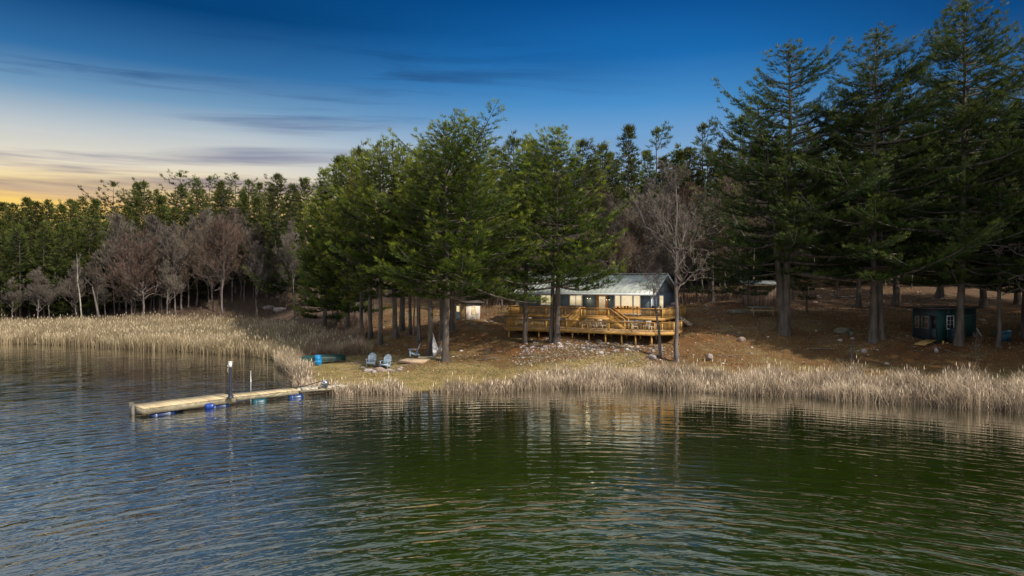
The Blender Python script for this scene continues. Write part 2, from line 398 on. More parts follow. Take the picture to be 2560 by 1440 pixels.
# ================================================================== TREES
bark_pine = surf('pine_bark', (.105, .088, .076), (.045, .036, .031), .9, 3.0, (1, 1, .25), bump=.6, tone=False)
bark_bare = surf('bare_bark', (.155, .13, .125), (.075, .062, .062), .9, 3.0, (1, 1, .3), bump=.4, tone=False)
bark_birch = surf('birch_bark', (.36, .34, .31), (.18, .16, .14), .8, 2.0, (1, 1, 1.5), tone=False)
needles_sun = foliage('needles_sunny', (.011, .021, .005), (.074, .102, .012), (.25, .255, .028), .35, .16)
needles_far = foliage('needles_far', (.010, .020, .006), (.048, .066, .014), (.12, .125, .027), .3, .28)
needles_shaded = foliage('needles_shaded', (.012, .023, .007), (.044, .068, .015), (.125, .138, .03), .25, .2)  # darker copy of the sunny needles, shade put into the colour
twig_mats = {'grey': foliage('twigs_grey', (.085, .070, .060), (.15, .125, .108), (.23, .20, .175), .1, .2),
             'red': foliage('twigs_red', (.10, .068, .050), (.17, .118, .088), (.25, .18, .14), .1, .2)}
def unit(a): return a / np.maximum(np.linalg.norm(a, axis=-1, keepdims=True), 1e-9)
def blades(P, D, L, Wd, n, spread=.5, up=.22, rg=rng, tone=None, jitter=.08):
    """n narrow leaves fanning out of each point P along D -> verts, tris, tone"""
    N = len(P); P = np.repeat(P, n, 0); D = np.repeat(D, n, 0); L = np.repeat(np.broadcast_to(L, (N,)), n)
    d = unit(unit(D) + rg.normal(0, spread * .6, (N * n, 3)) + np.array([0, 0, up]))
    P = P + rg.normal(0, jitter, (N * n, 3)) * np.array([1, 1, .55])
    side = unit(np.cross(d, rg.normal(0, .75, (N * n, 3)) + np.array([0, 0, .8])))
    ln = (L * rg.uniform(.6, 1.25, N * n))[:, None]; w = Wd * rg.uniform(.7, 1.3, N * n)[:, None]
    v = np.stack([P - side * w / 2, P + side * w / 2, P + d * ln], 1).reshape(-1, 3)
    f = np.arange(N * n * 3).reshape(-1, 3)
    t = np.repeat(tone, n) + rg.normal(0, .12, N * n)
    return v, f, np.clip(t, 0, 1)
def tubes(P, Rr, sides):
    """P (N,K,3) Rr (N,K) -> verts, quads"""
    N, K, _ = P.shape
    T = np.empty_like(P); T[:, 1:-1] = P[:, 2:] - P[:, :-2]; T[:, 0] = P[:, 1] - P[:, 0]; T[:, -1] = P[:, -1] - P[:, -2]
    T = unit(T); ref = np.where(np.abs(T[..., 2:3]) > .9, np.array([1.0, 0, 0]), np.array([0, 0, 1.0]))
    U = unit(np.cross(T, ref)); V = np.cross(T, U)
    a = np.arange(sides) / sides * 2 * np.pi
    ring = P[:, :, None] + (U[:, :, None] * np.cos(a)[:, None] + V[:, :, None] * np.sin(a)[:, None]) * Rr[:, :, None, None]
    base = (np.arange(N)[:, None, None] * K + np.arange(K - 1)[None, :, None]) * sides
    k = np.arange(sides)[None, None]; k2 = (k + 1) % sides
    f = np.stack([base + k, base + k2, base + sides + k2, base + sides + k], -1).reshape(-1, 4)
    return ring.reshape(-1, 3), f
def join(parts):
    v = []; f = []; n = 0
    for a, b in parts: v.append(a); f.append(b + n); n += len(a)
    return np.vstack(v), np.vstack(f)
def pine_mesh(H, Rad, base, seed, trunk_r=.26, whorl=.95, per=5, density=1.1, blade=(.27, .05, 8), spacing=.23, shape=.8, gap=.12,
              lean=(0, 0), asym=.35, up=.15, toplight=.35, fork=None, low=None, flat=1.0, pw=1.35):
    rg = np.random.default_rng(seed)
    K = 16; tz = np.concatenate([[0, .02, .045], np.linspace(.09, 1, 13)])
    wob = np.cumsum(rg.normal(0, .035, (K, 2)), 0) * (H / 20)
    wob -= wob[0]
    ax = lambda t: np.array([np.interp(t, tz, wob[:, 0]) + lean[0] * t ** 1.3, np.interp(t, tz, wob[:, 1]) + lean[1] * t ** 1.3, H * t])
    TP = np.array([ax(t) for t in tz])
    TP[0, 2] = -.4
    TR = trunk_r * (1 - tz) ** .8 * .92 + .015; TR[0] *= 1.75; TR[1] *= 1.35; TR[2] *= 1.1
    tr = [tubes(TP[None], TR[None], 10)]
    az_off = rg.uniform(0, 6.28); azm = rg.uniform(0, 6.28); az2 = rg.uniform(0, 6.28)
    P = []; D = []; T = []; limbs = []; limbr = []
    z = base
    lobes = rg.uniform(.62, 1.2, 16)
    while z < H - .35:
        u = (z - base) / (H - base)
        prof = 1.42 * (1 - u ** pw) ** shape * (min(1.0, .45 + u * 2.4) if low is None else (low + (1 - low) * min(1, u * 2.5)))
        nb = per if u < .85 else max(3, per - 1)
        az_off += rg.uniform(.5, 1.4)
        wl = rg.uniform(.78, 1.12)
        for j in range(nb):
            if rg.random() < gap: continue
            az = az_off + j * 2 * math.pi / nb + rg.normal(0, .25)
            lobe = lobes[int((az % 6.283) / 6.283 * 8) % 8 + (8 if int(z / 2.5) % 2 else 0)]
            L = max(.5, Rad * prof * wl * lobe * (1 + asym * math.cos(az - azm) * .6 + asym * .4 * math.cos(2 * az - az2 + z * .3)) * rg.uniform(.72, 1.1))
            e0 = R(-4 + 42 * u ** 1.5 + rg.normal(0, 6)); cu = rg.uniform(.05, .26) + up
            L = min(L, ((H - z) * .95 + .45) / max(.06, math.tan(e0) + cu))
            hd = np.array([math.cos(az), math.sin(az), 0.0]); o = ax(z / H)
            ts = np.linspace(0, 1, 7)
            bend = rg.normal(0, .10); sd_ = np.array([-hd[1], hd[0], 0])
            path = o + hd * (L * ts)[:, None] + sd_ * (bend * L * ts ** 2)[:, None] + np.array([0, 0, 1.0]) * (L * (math.tan(e0) * ts - .12 * ts * (1 - ts) + cu * ts ** 3))[:, None]
            limbs.append(path); r0 = .018 + .0135 * L; limbr.append(r0 * (1 - ts * .88))
            # side shoots with needle tufts
            t = .26 if L > 1.5 else .05; side = 1
            stp = .30 / L / density
            while t < 1.0:
                p0 = np.array([np.interp(t, ts, path[:, k]) for k in range(3)])
                sl = (L * .36 * (1 - t) ** .6 + .25) * rg.uniform(.5, 1.15)
                sl = min(sl, 1.9)
                side = -side; ang = side * rg.uniform(.6, 1.1)
                d = hd * math.cos(ang) + sd_ * math.sin(ang); d = d + np.array([0, 0, rg.uniform(-.04, .16) + .22 * t])
                d /= np.linalg.norm(d)
                m = max(1, int(sl / spacing))
                for q in range(m):
                    f_ = (q + 1) / m
                    pp = p0 + d * sl * f_ + rg.normal(0, .05, 3) * np.array([1, 1, flat]) + np.array([0, 0, .10 * sl * f_ ** 2])
                    P.append(pp); D.append(d + np.array([0, 0, .25])); T.append(-.05 + .75 * f_ * t + toplight * u * .5 + rg.uniform(-.1, .12))  # inner tone dark, tips and treetop bright: crown light put into the colour
                t += stp * rg.uniform(.7, 1.3)
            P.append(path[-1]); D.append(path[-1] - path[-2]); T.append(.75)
        z += 1.2 * whorl * rg.uniform(.7, 1.3) * (1 - .5 * u)
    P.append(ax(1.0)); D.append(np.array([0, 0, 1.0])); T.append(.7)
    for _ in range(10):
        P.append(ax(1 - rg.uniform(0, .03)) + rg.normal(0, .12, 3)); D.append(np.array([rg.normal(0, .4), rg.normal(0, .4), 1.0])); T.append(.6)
    tr.append(tubes(np.array(limbs), np.array(limbr), 4))
    # dead stubs below the crown
    st = []; sr = []
    zz = base * .35
    while zz < base:
        az = rg.uniform(0, 6.28); L = rg.uniform(.3, 1.6); o = ax(zz / H); ts = np.linspace(0, 1, 7)
        st.append(o + np.array([math.cos(az), math.sin(az), .15]) * (L * ts)[:, None]); sr.append(.02 * (1 - ts * .8)); zz += rg.uniform(.25, .8)
    if st: tr.append(tubes(np.array(st), np.array(sr), 4))
    tv, tf = join(tr)
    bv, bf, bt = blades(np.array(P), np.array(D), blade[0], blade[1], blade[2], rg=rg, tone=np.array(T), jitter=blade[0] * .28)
    return (tv, tf), (bv, bf, bt)
def make_pine(name, loc, rz, label, needles, group=None, scale=1.0, tilt=(0, 0), **kw):
    (tv, tf), (bv, bf, bt) = pine_mesh(**kw)
    t = empty(name, loc, rz, label, 'pine tree', group, scale)
    t.rotation_euler = (tilt[0], tilt[1], rz)
    link('trunk', raw_mesh('trunk', tv, tf, bark_pine, None, True), t)
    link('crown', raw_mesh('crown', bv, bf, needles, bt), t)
    return t

def bare_mesh(H, seed, spread=.55, first=.3, n1=16, ratio=.42, trunk_r=.16, levels=(7, 6, 4), fork=0, twig=.03, up=.5, lean=(0, 0)):
    rg = np.random.default_rng(seed)
    K = 12; t = np.linspace(0, 1, K); w = np.cumsum(rg.normal(0, .07, (K, 2)), 0) * H / 16; w -= w[0]
    TP = np.stack([w[:, 0] + lean[0] * t, w[:, 1] + lean[1] * t, H * t], 1); TP[0, 2] = -.3
    TR = trunk_r * (1 - t * .93); TR[0] *= 1.4
    P = TP[None]; Rr = TR[None]; trunk = [tubes(P, Rr, 8)]
    tw = []
    ln = H * ratio; cnt = n1
    for lv, c in enumerate((n1,) + tuple(levels)):
        N = len(P); Kp = P.shape[1]
        tt = rg.uniform(first if lv == 0 else .22, .98, (N, c))
        tt.sort(axis=1)
        i0 = np.clip((tt * (Kp - 1)).astype(int), 0, Kp - 2); fr = (tt * (Kp - 1) - i0)[..., None]
        ii = np.arange(N)[:, None]
        o = P[ii, i0] * (1 - fr) + P[ii, i0 + 1] * fr; r0 = Rr[ii, i0] * .62
        pd = unit(P[ii, i0 + 1] - P[ii, i0])
        plen = np.linalg.norm(P[:, -1] - P[:, 0], axis=1)[:, None]
        L = (H * ratio * (1.15 - tt) if lv == 0 else plen * .55 * (1.15 - tt * .8)) * rg.uniform(.6, 1.15, (N, c))
        rd = unit(np.cross(pd, rg.normal(0, 1, (N, c, 3))))
        an = rg.uniform(.45, 1.0, (N, c))[..., None] * (spread / .55)
        d = unit(pd * np.cos(an) + rd * np.sin(an)); d[..., 2] += (.25 if lv < 2 else .08) * up; d = unit(d)
        K2 = (7, 6, 4, 3)[lv]; ts = np.linspace(0, 1, K2)
        jit = np.cumsum(rg.normal(0, .07, (N, c, K2, 3)), 2); jit -= jit[:, :, :1]
        Pn = o[:, :, None] + d[:, :, None] * (L[..., None] * ts)[..., None] + jit * L[..., None, None]
        Pn[..., 2] += (L[..., None] * ts ** 2) * .22 * up
        Rn = np.maximum(r0[..., None] * (1 - ts * .85), twig * (.5, .4, .35, .28)[lv])
        P = Pn.reshape(-1, K2, 3); Rr = Rn.reshape(-1, K2)
        if lv <= 1: trunk.append(tubes(P, Rr, 5 if lv == 0 else 3))
        else: tw.append(tubes(P, Rr, 3 if lv == 2 else 2))
    tv, tf = join(trunk); cv, cf = join(tw)
    return (tv, tf), (cv, cf, np.clip(rg.normal(.5, .2, len(cf)), 0, 1))
def make_bare(name, loc, rz, label, tw='grey', bark=None, group=None, scale=1.0, cat='bare tree', **kw):
    (tv, tf), (cv, cf, ct) = bare_mesh(**kw)
    t = empty(name, loc, rz, label, cat, group, scale)
    link('trunk', raw_mesh('trunk', tv, tf, bark or bark_bare, None, True), t)
    link('twigs', raw_mesh('twigs', cv, cf, twig_mats[tw], ct), t)
    return t
def top_h(loc, pytop): return CAMZ + (705.0 - pytop) / F * loc[1] - loc[2]
def at_h(loc, py): return CAMZ + (705.0 - py) / F * loc[1] - loc[2]

# ---- the pines by the lake, each grown for itself
HEROES = [
 # base px, py, top py, radius, crown bottom py, needles, seed, opts, label
 (1113, 903, 308, 5.7, 740, 'sun', 11, dict(trunk_r=.29, whorl=.62, per=6, density=1.2, low=.98, gap=.06, up=.06, shape=.62), 'big full pine whose thick trunk holds the near end of the hammock'),
 (1075, 891, 372, 4.6, 730, 'sun', 12, dict(trunk_r=.27, whorl=.7, per=5, low=.8, up=.08), 'pine behind the chair on the plank platform, holding the far hammock end'),
 (1101, 852, 345, 4.3, 670, 'sun', 13, dict(trunk_r=.24), 'pine with its dark trunk between the two hammock trunks'),
 (1132, 827, 365, 3.2, 660, 'sun', 14, dict(trunk_r=.26), 'dark pine trunk standing just beside the wooden shed door'),
 (1047, 854, 372, 4.2, 705, 'sun', 15, dict(trunk_r=.20), 'slim pine up the needle slope behind the lone chair'),
 (1023, 836, 395, 3.4, 700, 'sun', 16, dict(trunk_r=.17), 'thin pine in the grove behind a pale dead sapling'),
 (990, 846, 352, 4.6, 720, 'sun', 17, dict(trunk_r=.25), 'pine in the grove standing tight against a thicker dark one'),
 (1003, 829, 372, 3.8, 700, 'sun', 18, dict(trunk_r=.30), 'thick dark pine trunk hidden half behind a slimmer pine'),
 (950, 862, 356, 5.0, 735, 'sun', 19, dict(trunk_r=.23, low=.8), 'leaning pine lowest on the slope at the edge of the grove'),
 (925, 848, 385, 3.8, 740, 'sun', 20, dict(trunk_r=.22), 'dark straight pine by the brush where the reed bed ends'),
 (906, 842, 405, 3.2, 745, 'sun', 21, dict(trunk_r=.17), 'slim pine pressed against a pale trunk at the brush edge'),
 (868, 838, 395, 3.8, 768, 'sun', 22, dict(trunk_r=.26, low=.95, whorl=.6, per=6), 'wide pine drooping its boughs over the brush behind the canoe'),
 (812, 826, 425, 2.7, 790, 'sun', 23, dict(trunk_r=.25, low=.95, whorl=.6, per=6, gap=.05), 'pine at the outer corner of the grove with boughs down to the reeds'),
 (1314, 857, 352, 3.4, 690, 'sun', 24, dict(trunk_r=.23, gap=.12, asym=.3, low=.8), 'straight pine in front of the deck below the satellite dish'),
 (1379, 856, 358, 4.0, 680, 'sun', 25, dict(trunk_r=.21, gap=.12, low=.85), 'thinner stem of the pine pair rising in front of the deck'),
 (1391, 857, 322, 4.9, 712, 'sun', 26, dict(trunk_r=.27, gap=.06, asym=.3, low=.95, whorl=.66, per=6, up=.14), 'thicker stem of the pine pair, its boughs over the metal roof'),
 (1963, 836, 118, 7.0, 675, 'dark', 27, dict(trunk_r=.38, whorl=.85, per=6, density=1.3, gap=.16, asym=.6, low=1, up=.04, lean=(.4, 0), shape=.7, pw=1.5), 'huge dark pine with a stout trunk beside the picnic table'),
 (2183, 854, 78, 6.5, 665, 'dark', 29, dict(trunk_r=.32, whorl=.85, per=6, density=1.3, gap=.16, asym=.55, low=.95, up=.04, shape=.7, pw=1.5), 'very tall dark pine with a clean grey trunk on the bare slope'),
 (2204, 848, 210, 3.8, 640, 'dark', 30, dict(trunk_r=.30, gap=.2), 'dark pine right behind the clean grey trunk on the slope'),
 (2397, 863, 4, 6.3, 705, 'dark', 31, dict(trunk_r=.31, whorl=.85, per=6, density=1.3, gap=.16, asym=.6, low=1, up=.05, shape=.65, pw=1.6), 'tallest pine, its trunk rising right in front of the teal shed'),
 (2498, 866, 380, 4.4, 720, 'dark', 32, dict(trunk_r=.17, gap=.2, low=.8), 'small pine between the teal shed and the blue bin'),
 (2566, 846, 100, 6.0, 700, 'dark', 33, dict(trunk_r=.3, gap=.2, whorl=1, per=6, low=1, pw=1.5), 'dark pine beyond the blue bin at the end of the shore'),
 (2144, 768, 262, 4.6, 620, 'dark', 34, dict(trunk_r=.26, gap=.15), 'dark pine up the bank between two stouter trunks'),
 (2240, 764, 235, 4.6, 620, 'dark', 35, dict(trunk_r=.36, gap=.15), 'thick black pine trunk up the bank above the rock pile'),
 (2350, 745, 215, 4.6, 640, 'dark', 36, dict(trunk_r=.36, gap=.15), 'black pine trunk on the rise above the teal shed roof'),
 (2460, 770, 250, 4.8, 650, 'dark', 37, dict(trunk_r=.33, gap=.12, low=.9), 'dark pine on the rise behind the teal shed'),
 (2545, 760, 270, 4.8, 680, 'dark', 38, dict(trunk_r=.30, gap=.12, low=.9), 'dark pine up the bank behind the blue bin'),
]
nd = {'sun': needles_sun, 'dark': needles_shaded, 'far': needles_far}
def sink(loc, d=.1): return (loc[0], loc[1], loc[2] - d)
BL_NEAR = (.30, .040, 16)
for i, (px, py, pt, rad, pb, kind, seed, opt, label) in enumerate(HEROES):
    loc = G(px, py); H = top_h(loc, pt); b = max(1.0, at_h(loc, pb))
    bl = BL_NEAR if loc[1] < 62 else (.34, .052, 13)
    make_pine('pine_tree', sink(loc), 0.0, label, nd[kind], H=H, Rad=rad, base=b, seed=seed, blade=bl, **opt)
# second stem of the huge pine
l0 = G(1957, 836)
make_pine('pine_tree', sink(l0), 0, 'leaning fork stem grown against the huge pine by the picnic table', needles_shaded, H=top_h(l0, 235), Rad=5.2, base=at_h(l0, 640), seed=28, trunk_r=.30, gap=.25, whorl=.85, lean=(-2.6, .4), blade=BL_NEAR)
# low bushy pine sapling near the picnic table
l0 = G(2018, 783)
make_pine('pine_tree', sink(l0), 0, 'low bushy young pine beside the picnic table pine', needles_shaded, H=4.6, Rad=2.4, base=1.4, seed=40, trunk_r=.09, blade=BL_NEAR)
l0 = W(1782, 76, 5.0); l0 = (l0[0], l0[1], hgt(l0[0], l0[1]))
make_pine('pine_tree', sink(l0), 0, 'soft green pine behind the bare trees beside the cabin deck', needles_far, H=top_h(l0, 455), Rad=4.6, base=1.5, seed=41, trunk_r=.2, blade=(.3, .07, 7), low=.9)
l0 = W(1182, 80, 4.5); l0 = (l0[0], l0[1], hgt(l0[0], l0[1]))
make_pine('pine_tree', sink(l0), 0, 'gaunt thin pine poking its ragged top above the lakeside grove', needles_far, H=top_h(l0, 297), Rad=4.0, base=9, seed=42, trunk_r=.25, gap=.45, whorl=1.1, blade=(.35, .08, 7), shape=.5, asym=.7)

l0 = W(1872, 67, 5.0); l0 = (l0[0], l0[1], hgt(l0[0], l0[1]))  # stands in for the huge pine's low boughs, added as its own tree
make_pine('pine_tree', sink(l0), 0, 'low boughs of the huge pine, built as a small added pine before the boarded shed', needles_shaded, H=5.6, Rad=2.6, base=1.9, seed=43, trunk_r=.07, blade=BL_NEAR, low=1, pw=2.0)
# ---- forest prototypes: the first copy of each is the prototype itself
def proto_pine(seed, **kw):
    a = dict(H=22.0, Rad=4.6, base=3.0, whorl=.9, per=6, blade=(.55, .10, 12), spacing=.38, density=.75, shape=.9, pw=1.0, gap=.12, low=.85)
    a.update(kw)
    t = make_pine('pine_tree', (0, 0, -500), 0, 'pine tree of the far wood', needles_far, seed=seed, **a); t['H'] = a['H']
    return t
PF = [proto_pine(101), proto_pine(102, shape=.8, Rad=5.2), proto_pine(103, shape=.9, base=5), proto_pine(104, shape=.7, gap=.2, Rad=4.2, base=7), proto_pine(106, base=1.5, Rad=5.4, per=6)]
PS = [proto_pine(105, shape=.45, gap=.42, base=12, Rad=4.2, whorl=1.2, asym=.8), proto_pine(107, shape=.5, gap=.35, base=11, Rad=3.6, whorl=1.3, asym=.7)]
def proto_bare(seed, tw, **kw):
    a = dict(H=16.0, n1=30, first=.22, levels=(10, 8, 4), twig=.040, spread=.42, up=1.1, ratio=.40); a.update(kw)
    t = make_bare('bare_tree', (0, 0, -500), 0, 'leafless tree of the far wood', tw, seed=seed, **a); t['H'] = a['H']
    return t
BF = [proto_bare(201, 'grey'), proto_bare(202, 'red', spread=.5, ratio=.42), proto_bare(203, 'grey', spread=.5, ratio=.46), proto_bare(204, 'red', first=.2, ratio=.45),
      proto_bare(205, 'grey', spread=.45, ratio=.34, first=.4, trunk_r=.13)]
used = set()
def plant(protos, px, d, label, pytop=None, h=None, group=None, wide=1.0, k=None):
    x = (px - 1280.0) / F * d; z = hgt(x, d)
    p = protos[rng.integers(len(protos))] if k is None else protos[k]
    H = h if h else CAMZ + (705.0 - pytop) / F * d - z
    s = H / p['H']; rz = rng.uniform(0, 6.28)
    sc = (s * wide, s * wide, s)
    if p.name not in used:
        used.add(p.name); p.location = (x, d, z - .2); p.rotation_euler = (0, 0, rz); p.scale = sc
        p['label'] = label
        if group: p['group'] = group
        return p
    return copy_tree(p, KIDS[p.name], (x, d, z - .2), rz, sc, label, group)
def ordinal(i): return ['first', 'second', 'third', 'fourth', 'fifth', 'sixth', 'seventh', 'eighth', 'ninth', 'tenth', 'eleventh', 'twelfth', 'thirteenth', 'fourteenth', 'fifteenth', 'sixteenth', 'seventeenth', 'eighteenth', 'nineteenth', 'twentieth'][i]
# skyline of the far wood behind the reed bed, in order along the ridge
SKY_L = [(7, 508, 128, 0), (31, 509, 124, 1), (64, 496, 130, 0), (94, 505, 122, 1), (120, 501, 128, 2), (151, 512, 120, 0), (177, 499, 126, 1), (208, 492, 130, 2), (236, 500, 122, 0),
         (285, 458, 128, 's'), (361, 453, 124, 3), (405, 490, 122, 0), (451, 432, 134, 's'), (490, 446, 128, 2), (524, 442, 134, 's'), (556, 453, 124, 1), (590, 438, 132, 's'), (622, 450, 124, 3),
         (648, 458, 130, 0), (694, 436, 112, 1)]
for i, (px, pt, d, k) in enumerate(SKY_L):
    if k == 's': plant(PS, px, d, f'ragged open-topped pine on the far skyline, {ordinal(i)} crown counting from the open lake end', pt, group='far wood pines', k=i % 2)
    else: plant(PF, px, d, f'dense pine crown on the far skyline, {ordinal(i)} counting from the open lake end', pt, group='far wood pines', k=k)
for i, (px, pt, d, k) in enumerate([(735, 462, 105, 1), (765, 448, 98, 0)]):
    plant(PF, px, d, 'pale green far pine beside the grove, ' + ('behind the wide crown' if i else 'under the skyline'), pt, group='far wood pines', k=k)
GL = 'pine of the far wood behind the reed bed, below the skyline crowns'
for px in range(-160, 260, 24):
    plant(PF, px + rng.uniform(-8, 8), rng.uniform(109, 113), GL, rng.uniform(545, 610) if px < 230 else 590, group='inner far wood pines', wide=.95)
for px in range(-150, 760, 42):
    plant(PF, px + rng.uniform(-12, 12), rng.uniform(116, 124), GL, rng.uniform(510, 560) - (25 if px > 300 else 0), group='inner far wood pines')
for px in range(-150, 760, 55):
    plant(PF, px + rng.uniform(-12, 12), rng.uniform(140, 165), GL, rng.uniform(498, 520) - (42 if px > 300 else 0), group='inner far wood pines')
for px in range(250, 760, 34):
    plant(PF, px + rng.uniform(-10, 10), rng.uniform(112, 117), GL, rng.uniform(575, 640), group='inner far wood pines', wide=1.15)
# leafless trees in front of the far wood
BARE_L = [(95, 665, 107, 0, 1.0), (122, 700, 107, 4, 1.0), (188, 650, 108, 0, .8), (262, 700, 107, 4, .9), (298, 545, 114, 2, 1.0), (330, 640, 108, 1, .8), (357, 580, 107, 1, 1.0), (385, 548, 114, 2, .9),
          (398, 560, 112, 4, .8), (418, 640, 108, 0, .8), (440, 570, 109, 4, .9), (470, 575, 112, 4, .9), (505, 535, 118, 2, 1.0), (532, 560, 110, 1, .8), (557, 545, 108, 3, .8), (590, 530, 116, 2, 1.0), (612, 600, 112, 3, .9),
          (640, 600, 106, 0, 1.0), (668, 620, 112, 4, .9), (690, 650, 112, 0, 1.0), (735, 590, 104, 2, .85), (765, 690, 98, 0, .8), (30, 690, 109, 0, .9), (-40, 640, 110, 2, .9), (715, 660, 104, 4, 1.0)]
desc = {0: 'grey leafless tree', 1: 'reddish fine-twigged leafless tree', 2: 'broad domed leafless tree', 3: 'rusty leafless tree', 4: 'narrow tall leafless tree'}
for i, (px, pt, d, k, wd) in enumerate(sorted(BARE_L)):
    wh = ordinal(i) if i < 20 else ['fifth', 'fourth', 'third', 'second', 'first'][i - 20]
    frm = 'from the open lake end' if i < 20 else 'from the pine grove'
    plant(BF, px, d, f'{desc[k]} behind the reed bed, {wh} {frm}', pt, group='leafless trees behind the reeds', wide=wd * 1.35, k=k)
for px in range(250, 740, 30):
    plant(BF, px + rng.uniform(-9, 9), rng.uniform(109, 114), 'leafless tree standing in the thick of the grey stand behind the reed bed', rng.uniform(560, 640), group='inner leafless trees', wide=1.2)
# extra trunks seen as thin poles and a broken white birch
l0 = W(207, 106.5, 1); l0 = (l0[0], l0[1], hgt(l0[0], l0[1]))
make_bare('birch_tree', sink(l0), 0, 'broken white birch standing out against the dark far wood', 'grey', bark_birch, H=top_h(l0, 628), seed=301, n1=4, levels=(2, 1, 1), trunk_r=.13, first=.5, ratio=.3, cat='birch tree', lean=(-.7, 0))
mb = MB(); l0 = W(250, 106, 1); l0 = (l0[0], l0[1], hgt(l0[0], l0[1]))
mb.tube([(0, 0, -.3), (-.4, 0, 2), (-.9, .1, 4.2), (-1.2, 0, 5.7)], [.2, .17, .13, .07], 8)
sn = mb.build('dead_snag', bark_bare, smooth=True, loc=l0); tag(sn, 'leaning branchless dead snag at the back of the reed bed', 'dead tree')
# wood behind the grove and the cabin
SKY_M = [(845, 395, 84, 0), (905, 372, 82, 3), (1235, 372, 88, 3), (1290, 345, 82, 3), (1330, 352, 96, 1), (1452, 352, 92, 3), (1505, 362, 98, 1), (1568, 318, 100, 0), (1640, 322, 104, 's'), (1700, 378, 108, 0), (1755, 312, 102, 's'), (1805, 352, 100, 3), (1850, 292, 96, 's'), (1905, 330, 100, 0)]
for i, (px, pt, d, k) in enumerate(SKY_M):
    plant(PS if k == 's' else PF, px, d, ('open-topped' if k == 's' else 'dense') + f' pine on the skyline above the cabin hill, {ordinal(i)} counting from the grove', pt, group='hill pines', k=(i % 2 if k == 's' else k))
GM = 'pine of the wood on the hill behind the cabin'
for px in range(800, 2000, 62):
    plant(PF, px + rng.uniform(-15, 15), rng.uniform(108, 125), GM, rng.uniform(420, 470) if px > 1100 else rng.uniform(440, 480), group='inner hill pines')
for px in range(1180, 2000, 90):
    plant(PF, px + rng.uniform(-15, 15), rng.uniform(92, 104), GM, rng.uniform(470, 540), group='inner hill pines')
for px in range(1150, 1960, 42):
    plant(PF, px + rng.uniform(-14, 14), rng.uniform(102, 114), GM, rng.uniform(395, 450) - (38 if px > 1450 else 0), group='inner hill pines', k=int(rng.choice([0, 1, 4])))
GB = 'leafless tree in the thicket on the hill behind the cabin'
for px in list(range(1220, 1900, 28)):
    plant(BF, px + rng.uniform(-8, 8), rng.uniform(82, 98), GB, rng.uniform(430, 520) if px > 1450 else rng.uniform(480, 560), group='leafless hill trees', wide=1.15)
for px in list(range(1180, 1860, 40)):
    plant(BF, px + rng.uniform(-8, 8), rng.uniform(78, 84), GB, rng.uniform(560, 620), group='leafless hill trees', wide=1.2)
for px in list(range(740, 1180, 50)):
    plant(BF, px + rng.uniform(-8, 8), rng.uniform(84, 98), 'leafless tree among the trunks behind the pine grove', rng.uniform(560, 620), group='leafless grove trees', wide=.9)
# wood at the far end of the shore
GR = 'dark pine deep in the wood above the teal shed'
for px in range(1960, 2760, 58):
    plant(PF, px + rng.uniform(-15, 15), rng.uniform(88, 104), GR, rng.uniform(250, 380), group='inner shore pines')
for px in range(1900, 2760, 72):
    plant(PF, px + rng.uniform(-15, 15), rng.uniform(108, 130), GR, rng.uniform(330, 420), group='inner shore pines')
for px in range(1980, 2700, 60):
    plant(BF, px + rng.uniform(-8, 8), rng.uniform(74, 90), 'leafless tree in the dark wood above the teal shed', rng.uniform(520, 600), group='leafless shore trees', wide=.8)
for px in range(1760, 2720, 36):
    plant(PF, px + rng.uniform(-12, 12), rng.uniform(98, 108), GR, rng.uniform(430, 520), group='inner shore pines', k=4)
for px in range(1985, 2720, 40):
    plant(PF, px + rng.uniform(-14, 14), rng.uniform(84, 96), 'low young pine on the dark floor of the wood above the teal shed', h=rng.uniform(5, 9), group='young shore pines', wide=1.3, k=4)
for i, (x, y) in enumerate([(50, 44), (56, 52), (63, 60), (48, 58), (58, 42), (70, 50), (44, 40), (47, 50), (54, 47), (64, 45), (52, 39), (62, 53), (43, 47)]):  # pines added beyond the view edge to throw shade on the shore
    p = plant(PF, 0, 100, 'off-view pine added beyond the blue bin to shade the shore', h=25, group='added shade pines'); p.location = (x, y, hgt(x, y) - .2)
# the two bare trees by the deck, and the branchy one at the end of the shore
l0 = G(1654, 893)
make_bare('bare_tree', sink(l0), 0, 'low forked bare tree in front of the deck corner', 'grey', H=6.7, seed=311, n1=9, first=.62, ratio=.75, spread=.75, levels=(9, 7, 4), trunk_r=.15, twig=.022, lean=(-.8, 0))
l0 = G(1694, 905)
make_bare('bare_tree', sink(l0), 0, 'tall bare tree with grey upswept limbs in front of the cabin gable', 'grey', H=top_h(l0, 420), seed=316, n1=17, first=.30, ratio=.46, spread=.66, levels=(10, 8, 5), trunk_r=.19, twig=.026, up=.6)
l0 = G(2600, 880)
make_bare('bare_tree', sink(l0), 0, 'bare tree reaching pale twigs in front of the dark shore pines', 'grey', H=15, seed=313, n1=16, first=.2, ratio=.5, spread=.8, levels=(8, 6, 4), trunk_r=.2, twig=.024, up=.2)
# slim pale trunks in the grove
for i, (px, py, pt, lb) in enumerate([(899, 848, 640, 'pale slender trunk at the brush edge of the grove'), (1036, 838, 660, 'pale dead sapling beside a thin grove pine'), (1049, 856, 690, 'pale peeling sapling against the slim pine behind the lone chair')]):
    l0 = G(px, py)
    make_bare('sapling_tree', sink(l0), 0, lb, 'grey', None, H=top_h(l0, pt), seed=320 + i, n1=7, levels=(3, 2, 1), trunk_r=.10, first=.5, ratio=.2, cat='sapling')

